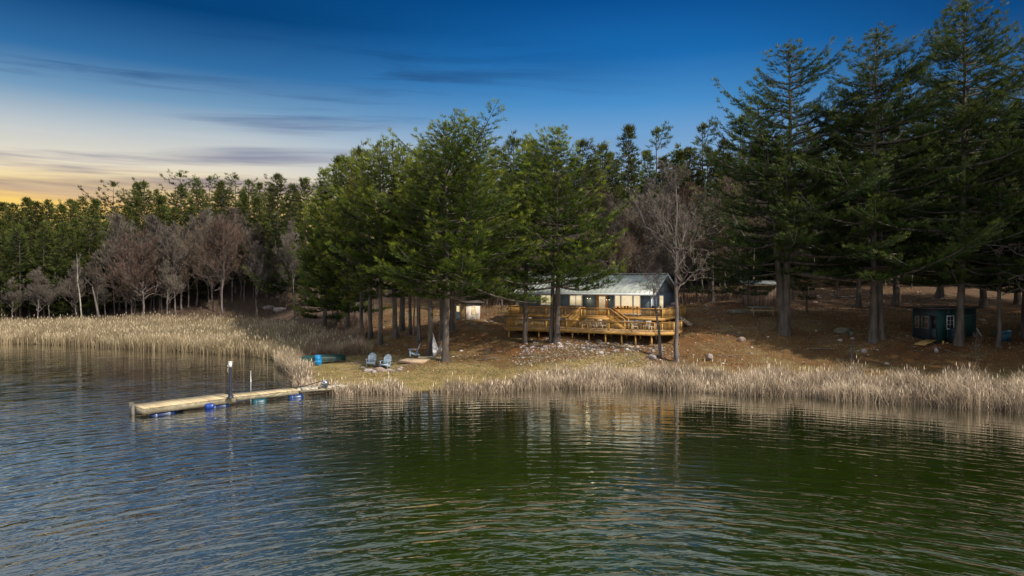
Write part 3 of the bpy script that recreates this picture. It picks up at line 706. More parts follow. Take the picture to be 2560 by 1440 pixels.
# ================================================================== REEDS, GRASS, BRUSH
def in_px(px0, px1, x, y): 
    p = 1280 + x / y * F; return (p > px0) & (p < px1)
def strands(name, X, Y, Hh, width, lean, mats, heads=0.0, rg=rng, bendy=.35, tone0=.5, headc=.045, z0=None):
    N = len(X); Z = (np.maximum(height(X, Y), -.05) if z0 is None else z0) - .05
    az = rg.uniform(0, 6.28, N); ln = np.abs(rg.normal(0, lean, N))
    D = np.stack([np.cos(az) * ln, np.sin(az) * ln, np.ones(N)], 1); D = unit(D)
    B = np.stack([X, Y, Z], 1); mid = B + D * (Hh * .55)[:, None]
    bend = np.stack([rg.normal(0, bendy, N), rg.normal(0, bendy, N), -np.abs(rg.normal(0, bendy * .5, N))], 1)
    tip = mid + unit(D + bend) * (Hh * .45)[:, None]
    sa = rg.uniform(-1.0, 1.0, N); S = np.stack([np.cos(sa), np.sin(sa), np.zeros(N)], 1) * (width * rg.uniform(.6, 1.4, N))[:, None] / 2
    V = np.stack([B - S, B + S, mid + S * .8, mid - S * .8, tip], 1).reshape(-1, 3)
    b = np.arange(N)[:, None] * 5
    T1 = np.concatenate([b + [0, 1, 2], b + [0, 2, 3], b + [3, 2, 4]], 1).reshape(-1, 3)
    base_t = np.clip(rg.normal(tone0, .2, N) + (vnoise(X, Y, 3.0, 21) - .5) * .5, 0, 1)
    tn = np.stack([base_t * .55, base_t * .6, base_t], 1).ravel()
    if heads:
        m = rg.random(N) < heads; tp = tip[m]; hs = S[m] / np.linalg.norm(S[m], axis=1, keepdims=True) * headc
        hv = np.stack([tp - [0, 0, .02], tp + hs + [0, 0, .12], tp + [0, 0, .32], tp - hs + [0, 0, .12]], 1).reshape(-1, 3)
        hb = np.arange(m.sum())[:, None] * 4 + len(V)
        V = np.vstack([V, hv]); T1 = np.vstack([T1, np.concatenate([hb + [0, 1, 2], hb + [0, 2, 3]], 1).reshape(-1, 3)])
        tn = np.concatenate([tn, np.full(m.sum() * 2, 1.0)])
    return link(name, raw_mesh(name, V, T1, mats, tn))
reed_far = foliage('dry_reeds_far', (.15, .11, .07), (.30, .22, .145), (.50, .40, .285), .25, 0)
reed_near = foliage('dry_reeds_near', (.13, .095, .07), (.42, .33, .24), (.72, .60, .46), .25, 0)
brush_mat = foliage('brush_twigs', (.07, .045, .035), (.12, .08, .06), (.20, .14, .10), .1, 0)
grass_mat = foliage('dry_grass', (.14, .12, .05), (.27, .21, .10), (.42, .34, .18), .2, 0)
green_mat = foliage('green_grass', (.11, .10, .03), (.20, .175, .05), (.33, .28, .10), .25, 0)
def scatter(n, x0, x1, y0, y1, rule):
    X = rng.uniform(x0, x1, n); Y = rng.uniform(y0, y1, n); s = shore_dist(X, Y); k = rule(X, Y, s, 1280 + X / Y * F)
    return X[k], Y[k], s[k]
# reed bed of the bay
edge = lambda X, Y: (vnoise(X, Y, 3.0, 31) - .5) * 3.0
X, Y, S_ = scatter(190000, -95, -12, 55, 112, lambda X, Y, s, p: (s > -.3 + edge(X, Y) * .3) & (p < 930) & (Y < np.where(p < 700, 106, 106 - (p - 700) * .17) + edge(X, Y)) & (Y > 57.5 + edge(X, Y)) & (height(X, Y) < 1.1) & ((Y > 61 + .5 * edge(X, Y)) | (p < 742)) )
o = strands('reed_bed', X, Y, rng.uniform(.95, 1.65, len(X)) * (1 - .35 * sstep(1280 + X / Y * F, 760, 920)), .065, .13, reed_far, heads=.035, headc=.045)
tag(o, 'broad bed of dry tan reeds filling the bay below the wood', 'reeds', kind='stuff')
# reed fringe along the shore
def fringe(X, Y, s, p):
    wdt = np.interp(p, [735, 760, 790, 900, 950, 1010, 1060, 1180, 1260, 1340, 1420, 1600, 1900, 2200, 2600, 3000], [2.5, 2.0, .0, .2, 1.2, .9, .2, 1.6, 1.2, 2.6, 3.4, 4.2, 5.0, 5.6, 6, 6.2]) + edge(X, Y) * .5
    thin = vnoise(X, Y, 1.1, 5)
    return (p > 733) & (s > -.35 - .4 * thin) & (s < wdt) & (rng.random(len(X)) < .25 + thin * 1.1)
X, Y, S_ = scatter(240000, -17, 48, 34, 56, fringe)
hh = rng.uniform(.7, 1.45, len(X)) * (.42 + .95 * vnoise(X, Y, 1.3, 8)) * np.interp(1280 + X / Y * F, [740, 1000, 1300, 1500, 1750, 2600], [.95, .8, .72, .8, 1.05, 1.35])
o = strands('reed_fringe', X, Y, hh, .034, .28, reed_near, heads=.03, bendy=.6, headc=.022)
tag(o, 'ragged pale dry reeds and cattails fringing the shore', 'reeds', kind='stuff')
# outer spill of the reed bed near the canoe
X, Y, S_ = scatter(60000, -22, -12, 48, 66, lambda X, Y, s, p: (s > -.3) & (p < 738 + 18 * vnoise(X, Y, 1, 3)) & (p > 560) & (Y < 64))
o = strands('reed_spit', X, Y, rng.uniform(.7, 1.5, len(X)), .04, .3, reed_near, bendy=.6, tone0=.35)
tag(o, 'bent dry reeds on the spit behind the dock', 'reeds', kind='stuff')
# lawn and slope grass
def lawn(X, Y, s, p):
    return (s > .5) & (p > 735) & (rng.random(len(X)) < np.interp(s, [0, 4, 9, 15, 22], [.9, 1, .9, .45, .2]) * (.35 + vnoise(X, Y, 2.2, 14))) & ~((p > 1270) & (p < 1650) & (Y > 56.4))
X, Y, S_ = scatter(130000, -17, 46, 44, 70, lawn)
k = vnoise(X, Y, 3.1, 15) > .52
o = strands('dry_grass', X[~k], Y[~k], rng.uniform(.06, .26, (~k).sum()), .03, .5, grass_mat, bendy=.7); tag(o, 'short dry grass on the lakeside slope', 'grass', kind='stuff')
o = strands('green_grass', X[k], Y[k], rng.uniform(.05, .16, k.sum()), .035, .5, green_mat, bendy=.7); tag(o, 'patchy green grass between the fire pit and the reeds', 'grass', kind='stuff')
# brush: edge of the far wood, edge of the grove, hill behind the cabin
def brush(X, Y, s, p):
    a = (p < 700) & (Y > 103) & (Y < 110) & (rng.random(len(X)) < .5)
    b = (p > 690) & (p < 925) & (Y > 70) & (Y < 84) & (rng.random(len(X)) < .5)
    c = (p > 1200) & (Y > 76) & (Y < 86) & (rng.random(len(X)) < .30) & (p < 1960)
    return (a | b | c) & (s > 1)
X, Y, S_ = scatter(150000, -85, 60, 68, 112, brush)
o = strands('undergrowth', X, Y, rng.uniform(.5, 1.9, len(X)) * (.4 + vnoise(X, Y, 4, 40)), .04, .5, brush_mat, bendy=.7); tag(o, 'brown leafless brush at the foot of the woods', 'undergrowth', kind='stuff')
X, Y, S_ = scatter(30000, -20.5, -12.5, 61, 73, lambda X, Y, s, p: (p > 740) & (p < 905) & (s > 1.5))
o = strands('brush_thicket', X, Y, rng.uniform(.5, 1.5, len(X)) * (.4 + vnoise(X, Y, 2, 41)), .035, .45, foliage('thicket_stems', (.10, .07, .05), (.27, .19, .13), (.44, .34, .24), .15, 0), bendy=.7, tone0=.6); tag(o, 'reddish brown thicket behind the canoe', 'undergrowth', kind='stuff')
# fallen leaves and sticks
def flakes(name, X, Y, size, mat, tn):
    N = len(X); Z = height(X, Y) + .02; a = rng.uniform(0, 6.28, N)
    nrm = rng.normal(0, .25, (N, 2)); u = np.stack([np.cos(a), np.sin(a), nrm[:, 0]], 1) * size[:, None]; v = np.stack([-np.sin(a), np.cos(a), nrm[:, 1]], 1) * (size * rng.uniform(.3, .9, N))[:, None]
    c = np.stack([X, Y, Z], 1); V = np.stack([c - u, c - v, c + u, c + v], 1).reshape(-1, 3)
    return link(name, raw_mesh(name, V, np.arange(4 * N).reshape(-1, 4), mat, tn))
leaf_mat = foliage('leaf_litter', (.10, .05, .025), (.27, .15, .08), (.55, .42, .30), .1, 0)
X, Y, S_ = scatter(60000, -17, 48, 50, 95, lambda X, Y, s, p: (s > 4) & (rng.random(len(X)) < .15 + vnoise(X, Y, 2.5, 51)))
X2, Y2, S2 = scatter(9000, -2, 18, 51, 58, lambda X, Y, s, p: (p > 1280) & (p < 1700) & (rng.random(len(X)) < vnoise(X, Y, 1.2, 52) * np.exp(-((Y - 55) / 2.2) ** 2) * 1.3))
o = flakes('pale_leaf_litter', X2, Y2, rng.uniform(.04, .11, len(X2)), foliage('pale_leaves', (.16, .11, .09), (.36, .29, .26), (.62, .54, .52), .1, 0), np.clip(rng.normal(.5, .28, len(X2)), 0, 1)); tag(o, 'pale dead leaves mixed into the rubble below the deck', 'leaf litter', kind='stuff')
o = flakes('leaf_litter', X, Y, rng.uniform(.04, .10, len(X)), leaf_mat, np.clip(rng.normal(.45, .28, len(X)), 0, 1)); tag(o, 'fallen leaves scattered over the needle slope', 'leaf litter', kind='stuff')
# stones
rock_mat = surf('field_stone', (.34, .29, .28), (.17, .15, .145), .9, 2.5, bump=.5)
rock_warm = surf('warm_stone', (.30, .22, .18), (.17, .13, .11), .9, 2.0, bump=.5)
rock_moss = surf('mossy_stone', (.17, .15, .125), (.085, .085, .055), .95, 2.0, bump=.6)
def rock_shape(seed, n=1):
    import bmesh
    bm = bmesh.new(); bmesh.ops.create_icosphere(bm, subdivisions=2, radius=1); rg = np.random.default_rng(seed)
    nrm = unit(rg.normal(0, 1, (9, 3))); dd = rg.uniform(.55, .95, 9); vs = []
    for v in bm.verts:
        p = np.array(v.co)
        for a, b in zip(nrm, dd):
            t = p @ a
            if t > b: p = p - a * (t - b) * .85
        vs.append(p)
    fs = np.array([[w.index for w in f.verts] for f in bm.faces]); bm.free()
    return np.array(vs), fs
SH = [rock_shape(i) for i in range(6)]
def rocks_stuff(name, pts, sizes, mat):
    V = []; Fc = []; T = []; n = 0
    for (x, y, z), s in zip(pts, sizes):
        v, f = SH[rng.integers(6)]; a = rng.uniform(0, 6.28); c, s_ = math.cos(a), math.sin(a)
        sc = np.array([s * rng.uniform(.8, 1.5), s * rng.uniform(.6, 1.1), s * rng.uniform(.35, .7)])
        w = v * sc; w = np.stack([w[:, 0] * c - w[:, 1] * s_, w[:, 0] * s_ + w[:, 1] * c, w[:, 2]], 1) + (x, y, z)
        V.append(w); Fc.append(f + n); n += len(v); T.append(np.full(len(f), rng.uniform(-.35, .45)))
    return link(name, raw_mesh(name, np.vstack(V), np.vstack(Fc), mat, np.concatenate(T)))
X, Y, S_ = scatter(9000, -1, 17, 54.5, 62, lambda X, Y, s, p: (p > 1300) & (p < 1655) & (rng.random(len(X)) < np.exp(-((Y - np.interp(p, [1300, 1450, 1650], [58.8, 57.2, 56.0])) / 1.5) ** 2) * (.2 + vnoise(X, Y, 1.4, 61))))
Z = height(X, Y)
o = rocks_stuff('stone_rubble', list(zip(X, Y, Z)), np.clip(rng.exponential(.045, len(X)), .025, .26), rock_mat); tag(o, 'loose stone rubble spilling down in front of the deck posts', 'rubble', kind='stuff')
X, Y, S_ = scatter(1500, -17, 48, 46, 84, lambda X, Y, s, p: (s > 3) & (rng.random(len(X)) < .3 + vnoise(X, Y, 4, 71) ** 3 * 3) & ~((X > 0) & (X < 18) & (Y > 58) & (Y < 74)))
o = rocks_stuff('scattered_stones', list(zip(X, Y, height(X, Y))), np.clip(rng.exponential(.06, len(X)), .03, .25), rock_mat); tag(o, 'small stones strewn over the slopes', 'stones', kind='stuff')
X, Y, S_ = scatter(700, -14, 46, 34, 52, lambda X, Y, s, p: (np.abs(s) < .35) & (p > 735))
o = rocks_stuff('shore_debris', list(zip(X, Y, np.full(len(X), .02))), np.clip(rng.exponential(.06, len(X)), .03, .2), rock_moss); tag(o, 'dark debris and pebbles along the waterline', 'debris', kind='stuff')
def boulder(px, py, size, sc, mat, label, seed, dz=.1):
    l = G(px, py); v, f = rock_shape(seed); v = v * np.array(sc) * size
    o = link('boulder', raw_mesh('boulder', v, f, mat), None, (l[0], l[1], l[2] + dz), seed * 1.3)
    tag(o, label, 'boulder'); return o
boulder(1855, 853, .34, (1.1, .8, .95), rock_warm, 'pinkish boulder on the grass slope below the picnic table', 31)
boulder(1774, 903, .3, (1.1, .9, .9), rock_mat, 'rounded grey boulder half hidden at the back of the reeds', 32, .3)
boulder(1630, 897, .36, (1.3, .8, .8), rock_mat, 'grey boulder in the grass at the foot of the low forked tree', 33)
boulder(1845, 783, .8, (1.7, .9, .45), rock_moss, 'flat mossy boulder beside the picnic table', 34)
boulder(2341, 881, .28, (.8, .7, 1.0), rock_mat, 'small upright whitish stone below the shed ramp', 35)
boulder(2106, 832, .55, (1.4, .8, .7), rock_moss, 'mossy outcrop stone on the slope between two big pines', 36)
boulder(2128, 838, .35, (1.1, .8, .9), rock_moss, 'lower block of the mossy outcrop between two big pines', 37)
boulder(742, 938, .5, (1.2, .9, .8), rock_mat, 'weathered boulder in the shallows beside the dock reeds', 38)
boulder(2160, 882, .3, (1, .8, .8), rock_mat, 'grey stone on the slope under the clean grey pine trunk', 39)
boulder(700, 778, 1.1, (1.8, 1, .6), rock_mat, 'slabby grey ledge rock in the wood behind the reed bed', 40)
boulder(672, 772, .8, (1.6, 1, .6), rock_mat, 'smaller slab rock lying up the slope behind the reed bed', 41)

# fallen branches and sticks on the needle floor
stick_m = surf('fallen_wood', (.20, .165, .14), (.10, .08, .068), .9, 4)
sp = []; sr = []
for _ in range(420):
    y = rng.uniform(52, 92); x = rng.uniform(-16, 46)
    if -1 < x < 19 and 56 < y < 74: continue
    L_ = rng.uniform(.4, 2.6); a = rng.uniform(0, 6.28); ts = np.linspace(0, 1, 6)
    xx = x + math.cos(a) * L_ * ts + rng.normal(0, .04, 6); yy = y + math.sin(a) * L_ * ts + rng.normal(0, .04, 6)
    sp.append(np.stack([xx, yy, height(xx, yy) + .05 + rng.uniform(0, .12) * ts], 1)); sr.append((.012 + .016 * L_ * rng.uniform(.5, 1)) * (1 - ts * .6))
v_, f_ = tubes(np.array(sp), np.array(sr), 4)
o = link('fallen_sticks', raw_mesh('fallen_sticks', v_, f_, stick_m)); tag(o, 'fallen sticks littering the needle floor under the pines', 'fallen sticks', kind='stuff')
for k, (px, py, L_, a, lb) in enumerate([(1010, 868, 3.4, .35, 'fallen log on the needle slope behind the lone chair'), (2130, 905, 3.0, 1.1, 'leaning dead branch rising from the reeds below the teal shed'), (2090, 745, 4.5, .2, 'grey fallen trunk up the bank behind the picnic table pine'), (960, 805, 2.6, 0.1, 'pale thin log lying between the grove trunks')]):
    l = G(px, py); mb = MB(); r0 = .09
    mb.tube([(0, 0, .06), (L_ * .4 * math.cos(a), L_ * .4 * math.sin(a), .16 + (.5 if k == 1 else 0)), (L_ * math.cos(a), L_ * math.sin(a), .2 + (1.1 if k == 1 else .1))], [r0, r0 * .8, r0 * .4], 7)
    o = mb.build('fallen_log', bark_bare, smooth=True, loc=l); tag(o, lb, 'fallen log')
# low saplings and bare shrubs on the slopes
for k, (px, py, H_, lb) in enumerate([(1215, 905, 1.3, 'tiny bare sapling in the lawn below the house path'), (2440, 905, 2.2, 'bare shrub at the back of the reeds under the teal shed'), (1790, 800, 2.0, 'bare shrub on the slope beside the mossy boulder'), (1985, 815, 1.6, 'small bare shrub at the foot of the huge pine'), (2290, 800, 2.4, 'thin bare shrub up the bank before the teal shed'), (1270, 812, 1.8, 'bare shrub at the outer corner of the lower deck')]):
    l = G(px, py); make_bare('bare_shrub', sink(l), k, lb, 'grey', H=H_, seed=400 + k, n1=9, first=.1, ratio=.6, spread=.8, levels=(5, 4, 2), trunk_r=.03, twig=.016, cat='shrub')
# ================================================================== CABIN
HA = R(-27); HO = Vector((.77, 68.6, 0)); ca, sa = math.cos(HA), math.sin(HA)
def LX(px, yl):
    """cabin-frame x of the photo column px on the plane local y = yl"""
    k = (px - 1280) / F
    # (HO.x + ca x - sa yl) = k (HO.y + sa x + ca yl)
    return (k * (HO.y + ca * yl) - HO.x + sa * yl) / (ca - k * sa)
def LW(x, y, z): return (HO.x + ca * x - sa * y, HO.y + sa * x + ca * y, z)
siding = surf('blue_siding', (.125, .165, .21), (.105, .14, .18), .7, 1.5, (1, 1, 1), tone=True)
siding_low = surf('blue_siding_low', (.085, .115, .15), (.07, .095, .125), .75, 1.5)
trim = surf('white_trim', (.50, .54, .59), (.42, .46, .50), .5, 3)
roofm = surf('standing_seam_roof', (.29, .32, .30), (.235, .26, .245), .38, .8, (1, .35, 1), spec=.5)
ywood = surf('stained_cedar', (.45, .26, .075), (.32, .18, .05), .6, 3.0, (1, 1, 1))
ywood_rail = surf('stained_rail', (.42, .23, .08), (.31, .165, .055), .6, 3.0)
pane_warm = glow('lit_pane', (1.0, .84, .56), (.94, .76, .48), .92, 2.5, stops=(.92, [(0, (.42, .42, .38)), (.35, (.75, .7, .6)), (.7, (1, 1, 1)), (1, (.9, .85, .8))]))
pane_big = glow('lit_picture_pane', (1.0, .84, .56), (.95, .76, .46), .92, 3.0, stops=(1.9, [(0, (.8, .45, .18)), (.28, (.9, .48, .16)), (.34, (.75, .5, .3)), (.4, (1, .95, .9)), (1, (1, 1, 1))]))
door_pane = glow('door_pane', (1.0, .80, .5), (.8, .62, .40), .8, 2.5, stops=(1.5, [(0, (.35, .33, .3)), (.4, (.55, .5, .45)), (.8, (1, 1, 1)), (1, (1, 1, 1))]))
dark_m = surf('black_metal', (.012, .012, .013), (.02, .02, .02), .4, 5)
grey_m = surf('grey_metal', (.40, .41, .42), (.30, .31, .32), .35, 5, metallic=.6)
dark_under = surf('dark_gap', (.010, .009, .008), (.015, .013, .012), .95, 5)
HL, HD = 13.5, 8.6
ZF, ZE, ZR, Z0 = 4.13, 6.22, 8.02, 2.35
def roofz(y): # outer roof surface, front eave y=-.45 .. ridge HD/2
    return ZE + .06 + (ZR - ZE) * (1 - abs(y - HD / 2) / (HD / 2 + .45))
cab = empty('cabin', LW(0, 0, 0), HA, 'blue lakeside cabin with grey metal roof and lit windows above the double deck', 'cabin')
# walls with gables, split around the openings on the front by proud frames
mb = MB()
W1 = (LX(1352, 0), LX(1378.5, 0)); W2 = (LX(1425, 0), LX(1454, 0)); DR = (LX(1494, 0), LX(1516.5, 0)); BW = (LX(1537.5, 0), LX(1600, 0))
zt = 6.02
def wall_with_holes(mb, x0, x1, z0, z1, holes, y, th=.16):
    xs_ = sorted({x0, x1, *[h[0] for h in holes], *[h[1] for h in holes]})
    for a, b in zip(xs_[:-1], xs_[1:]):
        hs = [h for h in holes if h[0] <= a + 1e-6 and h[1] >= b - 1e-6]
        if not hs: mb.box(a, b, y, y + th, z0, z1)
        else:
            h = hs[0]; mb.box(a, b, y, y + th, z0, h[2]); mb.box(a, b, y, y + th, h[3], z1)
holes = [(W1[0], W1[1], 5.07, 5.98), (W2[0], W2[1], 5.07, 5.98), (DR[0], DR[1], ZF + .02, 6.06), (BW[0], BW[1], 4.37, 6.03)]
wall_with_holes(mb, 0, HL, ZF - .15, ZE + .02, holes, 0)
# clapboard lines as thin proud laps
for k in range(14):
    z = ZF + .05 + k * .15
    xs_ = [0, W1[0] - .12, W1[1] + .12, W2[0] - .12, W2[1] + .12, DR[0] - .12, DR[1] + .12, BW[0] - .12, BW[1] + .12, HL]
    for a, b in zip(xs_[::2], xs_[1::2]): mb.box(a + .001, b - .001, -.012, .001, z, z + .02, -.15)
mb.box(0, .16, .16, HD, ZF - .15, ZE + .02)
mb.box(0, HL, HD - .16, HD, Z0, ZE + .02)
mb.box(HL - .16, HL, .16, HD - .161, ZF - .15, ZE + .02)
for x0 in (0, HL - .16):
    mb.prism([(0, ZE + .021), (HD, ZE + .021), (HD / 2, ZR - .16)], 'x', x0 + .001, x0 + .159)
mb.build('wall', siding, cab)
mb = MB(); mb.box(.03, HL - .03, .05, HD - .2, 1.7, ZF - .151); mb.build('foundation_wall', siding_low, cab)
# roof
mb = MB(); th = .07; e = .45; og = .40
for sgn in (-1, 1):
    y0 = HD / 2; y1 = HD / 2 + sgn * (HD / 2 + e)
    mb.prism([(y0, ZR), (y1, ZE), (y1, ZE + th), (y0, ZR + th)], 'x', -og, HL + og)
    L = int((HL + 2 * og) / .46)
    for k in range(L + 1):
        x = -og + .02 + k * (HL + 2 * og - .04) / L
        mb.beam((x, y0 - .02 * sgn, ZR + th + .018), (x, y1, ZE + th + .018), .05, .08, .35)
mb.beam((-og, HD / 2, ZR + th + .05), (HL + og, HD / 2, ZR + th + .05), .34, .05, .15)
roof = mb.build('roof', roofm, cab)
mb = MB()
mb.box(-og - .01, HL + og + .01, -e - .03, -e + .002, ZE - .14, ZE + .04)          # fascia with gutter
mb.box(-og, HL + og, -e + .003, .0, ZE - .10, ZE - .07)
for x in (-og - .012, HL + og - .022):
    for sgn in (-1, 1):
        mb.beam((x + .017, HD / 2, ZR - .01), (x + .017, HD / 2 + sgn * (HD / 2 + e + .02), ZE - .045), .034, .17)
mb.build('fascia', trim, cab)
mb = MB(); vx, vy = LX(1542.5, HD / 2 + 1.2), HD / 2 + 1.2
mb.lathe([(.07, 7.4), (.07, 8.55)], (vx, vy, 0), 10); vp = mb.build('chimney_pipe', grey_m, cab, True)
mb = MB(); mb.lathe([(.10, 8.56), (.19, 8.60), (.19, 8.66), (.03, 8.76)], (vx, vy, 0), 12); mb.build('chimney_cap', trim, vp, True)
def window(name, x0, x1, z0, z1, pane, mull=(), parent=cab, fm=trim, y=0.0, fw=.09, mats=None, sill=True):
    mb = MB()
    mb.box(x0 - fw, x1 + fw, y - .045, y - .002, z1, z1 + fw); mb.box(x0 - fw, x1 + fw, y - .045, y - .002, z0 - fw, z0)
    mb.box(x0 - fw, x0, y - .045, y - .002, z0 + .001, z1 - .001); mb.box(x1, x1 + fw, y - .045, y - .002, z0 + .001, z1 - .001)
    for m_, w_ in mull:
        xm = x0 + (x1 - x0) * m_; mb.box(xm - w_ / 2, xm + w_ / 2, y - .03, y + .05, z0 + .001, z1 - .001)
    fr = mb.build(name, fm, parent)
    mb = MB(); mb.box(x0 + .001, x1 - .001, y + .06, y + .075, .001, z1 - z0 - .001)
    p = mb.build('pane', pane, fr); p.location = (0, 0, z0)
    return fr
window('window', W1[0], W1[1], 5.07, 5.98, pane_warm, [(.5, .05)])
window('window', W2[0], W2[1], 5.07, 5.98, pane_warm, [(.5, .05)])
# picture window: pane mesh origin lowered so the glow pattern starts at the sill
x0, x1 = BW
fr = window('picture_window', x0, x1, 4.37, 6.03, pane_big, [(.235, .13), (.725, .13)])
# lamps and furniture glimpsed inside
mb = MB()
for k in range(7):
    xx = x0 + .3 + k * (x1 - x0 - .6) / 6 + rng.uniform(-.05, .05)
    mb.box(xx - .1, xx + .1, .054, .058, 4.75, 4.75 + rng.uniform(.12, .32), rng.uniform(-.3, .2))
mb.build('window_ornament', surf('sill_things', (.35, .17, .06), (.12, .06, .03), .8, 9), fr)
# door
mb = MB(); a, b = DR
mb.box(a - .08, a, -.05, .10, ZF + .02, 6.06); mb.box(b, b + .08, -.05, .10, ZF + .02, 6.06); mb.box(a - .08, b + .08, -.05, .10, 6.061, 6.14)
dd = mb.build('door_frame', surf('orange_frame', (.58, .27, .055), (.45, .2, .04), .5, 4), cab)
mb = MB(); st = .13
mb.box(a + .002, a + st, .02, .06, ZF + .03, 6.05); mb.box(b - st, b - .002, .02, .06, ZF + .03, 6.05); mb.box(a + st + .001, b - st - .001, .02, .06, 5.93, 6.05); mb.box(a + st + .001, b - st - .001, .02, .06, ZF + .03, ZF + .42)
dr = mb.build('door', ywood, cab)
mb = MB(); mb.box(a + st, b - st, .035, .045, 0, 1.50); p = mb.build('pane', door_pane, dr); p.location = (0, 0, ZF + .425)
mb = MB(); mb.lathe([(.025, 0), (.035, .03), (.02, .06)], (0, 0, 0), 10, 0, Matrix.Translation((b - .07, -.0, 5.05)) @ Matrix.Rotation(R(90), 4, 'X')); mb.build('door_handle', dark_m, dr)
# wall lamps, lit
lampglow = glow('lamp_bulb', (1, .8, .45), (1, .8, .45), 5)
def wall_lamp(x, z, en):
    mb = MB(); mb.box(x - .06, x + .06, -.04, -.014, z - .05, z + .08); mb.tube([(x - .14, -.10, z - .02), (x, -.06, z + .03), (x + .14, -.10, z - .02)], .015, 6)
    for s in (-.14, .14): mb.lathe([(.02, .03), (.06, -.05)], (x + s, -.10, z - .02), 10)
    wl = mb.build('wall_lamp', dark_m, cab)
    mb = MB()
    for s in (-.14, .14): mb.lathe([(.028, -.085), (.034, -.05), (.02, -.02)], (x + s, -.10, z - .02), 8)
    mb.build('bulb', lampglow, wl)
    L = bpy.data.lights.new('lamp_light', 'POINT'); L.energy = en; L.color = (1, .80, .42); L.shadow_soft_size = .22
    lo = bpy.data.objects.new('lamp_light', L); COL.objects.link(lo); lo.parent = wl; lo.location = (x, -.32, z - .16)
wall_lamp(LX(1473, 0), 5.83, 8); wall_lamp(LX(1520.5, 0), 5.72, 2)
# gable side: window, two-tone corner boards
GXP = HL
mb = MB(); mb.box(GXP + .002, GXP + .02, -.02, .10, ZF - .1, ZE - .08); mb.box(HL - .10, HL + .0019, -.035, -.014, ZF - .1, ZE - .11); mb.build('corner_board', trim, cab)
def LYs(px, xl):  # local y on the plane x = xl
    k = (px - 1280) / F
    return (k * (HO.y + sa * xl) - HO.x - ca * xl) / (-sa - k * ca)
gy0, gy1 = LYs(1648, GXP), LYs(1657.5, GXP)
gy0, gy1 = min(gy0, gy1), max(gy0, gy1)
gy1 = min(gy1, gy0 + 1.6)
mb = MB(); z0, z1 = 4.75, 5.98; fw = .09
mb.box(GXP + .002, GXP + .045, gy0 - fw, gy1 + fw, z1, z1 + fw); mb.box(GXP + .002, GXP + .045, gy0 - fw, gy1 + fw, z0 - fw, z0)
mb.box(GXP + .002, GXP + .045, gy0 - fw, gy0, z0 + .001, z1 - .001); mb.box(GXP + .002, GXP + .045, gy1, gy1 + fw, z0 + .001, z1 - .001)
gw = mb.build('window', trim, cab)
mb = MB(); mb.box(GXP + .003, GXP + .02, gy0 + .001, gy1 - .001, .001, z1 - z0 - .001); mb.build('pane', pane_warm, gw).location = (0, 0, z0)
gable_pale = surf('pale_gable_siding', (.26, .33, .40), (.21, .28, .35), .7, 1.5)
# satellite dish on the roof
l = LW(LX(1327, 2.2), 2.2, 0); zr = roofz(2.2)
ds = empty('satellite_dish', (l[0], l[1], zr), HA, 'grey satellite dish on a short mast over the roof behind the straight pine', 'satellite dish')
mb = MB(); mb.tube([(0, 0, -.05), (0, 0, .75)], .025, 8); mb.build('mast', grey_m, ds, True)
mb = MB(); rot = Matrix.Translation((0, -.08, .8)) @ Matrix.Rotation(R(55), 4, 'X') @ Matrix.Rotation(R(25), 4, 'Y')
mb.lathe([(.02, 0), (.15, .015), (.28, .05), (.37, .10), (.375, .105), (.28, .07), (.15, .035), (.02, .02)], (0, 0, 0), 20, 0, rot); mb.build('dish', grey_m, ds, True)
mb = MB(); mb.tube([(0, -.05, .65), (0.1, -.45, .95)], .012, 6); mb.box(.06, .14, -.52, -.42, .92, 1.0); mb.build('receiver_arm', dark_m, ds)

# ================================================================== DECKS
def boards(mb, x0, x1, y0, y1, z, w=.14, gap=.012, th=.035, along='x'):
    if along == 'x':
        y = y0
        while y < y1 - .02: mb.box(x0, x1, y, min(y + w, y1), z - th, z, rng.uniform(-.15, .15)); y += w + gap
    else:
        x = x0
        while x < x1 - .02: mb.box(x, min(x + w, x1), y0, y1, z - th, z, rng.uniform(-.15, .15)); x += w + gap
def railing(parent, a, b, hgt_=.85, post_ends=(True, True), name='railing', every=1.9, picket=.115):
    """posts, balusters, top and bottom rail along a-b in cabin coordinates (z = floor level of each end)"""
    a, b = Vector(a), Vector(b); L = (b - a).length; d = (b - a) / L; hz = math.hypot(d.x, d.y)
    up = Vector((0, 0, 1))
    mb = MB()
    mb.beam(a + up * (hgt_ - .02), b + up * (hgt_ - .02), .14, .035, .12); mb.beam(a + up * (hgt_ - .08), b + up * (hgt_ - .08), .04, .08); mb.beam(a + up * .09, b + up * .09, .04, .08)
    for q_ in (a + (b - a) * .003, a + (b - a) * .997): mb.box(q_.x - .015, q_.x + .015, q_.y - .015, q_.y + .015, q_.z + .06, q_.z + hgt_ - .03)
    rl = mb.build(name, ywood_rail, parent)
    mb = MB(); n = max(2, int(L * hz / picket))
    for k in range(n):
        p = a + (b - a) * ((k + .5) / n)
        mb.box(p.x - .019, p.x + .019, p.y - .019, p.y + .019, p.z + .05, p.z + hgt_ - .06, rng.uniform(-.15, .15))
    mb.build('balusters', ywood, rl)
    m = max(1, round(L * hz / every))
    for k in range(m + 1):
        if k == 0 and not post_ends[0] or k == m and not post_ends[1]: continue
        p = a + (b - a) * (k / m)
        mb = MB(); mb.box(-.048, .048, -.048, .048, -.2, hgt_ - .04, rng.uniform(-.1, .1))
        o = mb.build('rail_post', ywood, rl); o.location = p
    return rl
def posts(parent, pts, ztop, name='support_post'):
    for x, y in pts:
        w = LW(x, y, 0); g = hgt(w[0], w[1]) - .12
        mb = MB(); mb.box(-.06, .06, -.06, .06, g - .0, ztop, rng.uniform(-.1, .15)); o = mb.build(name, ywood, parent); o.location = (x, y, 0)
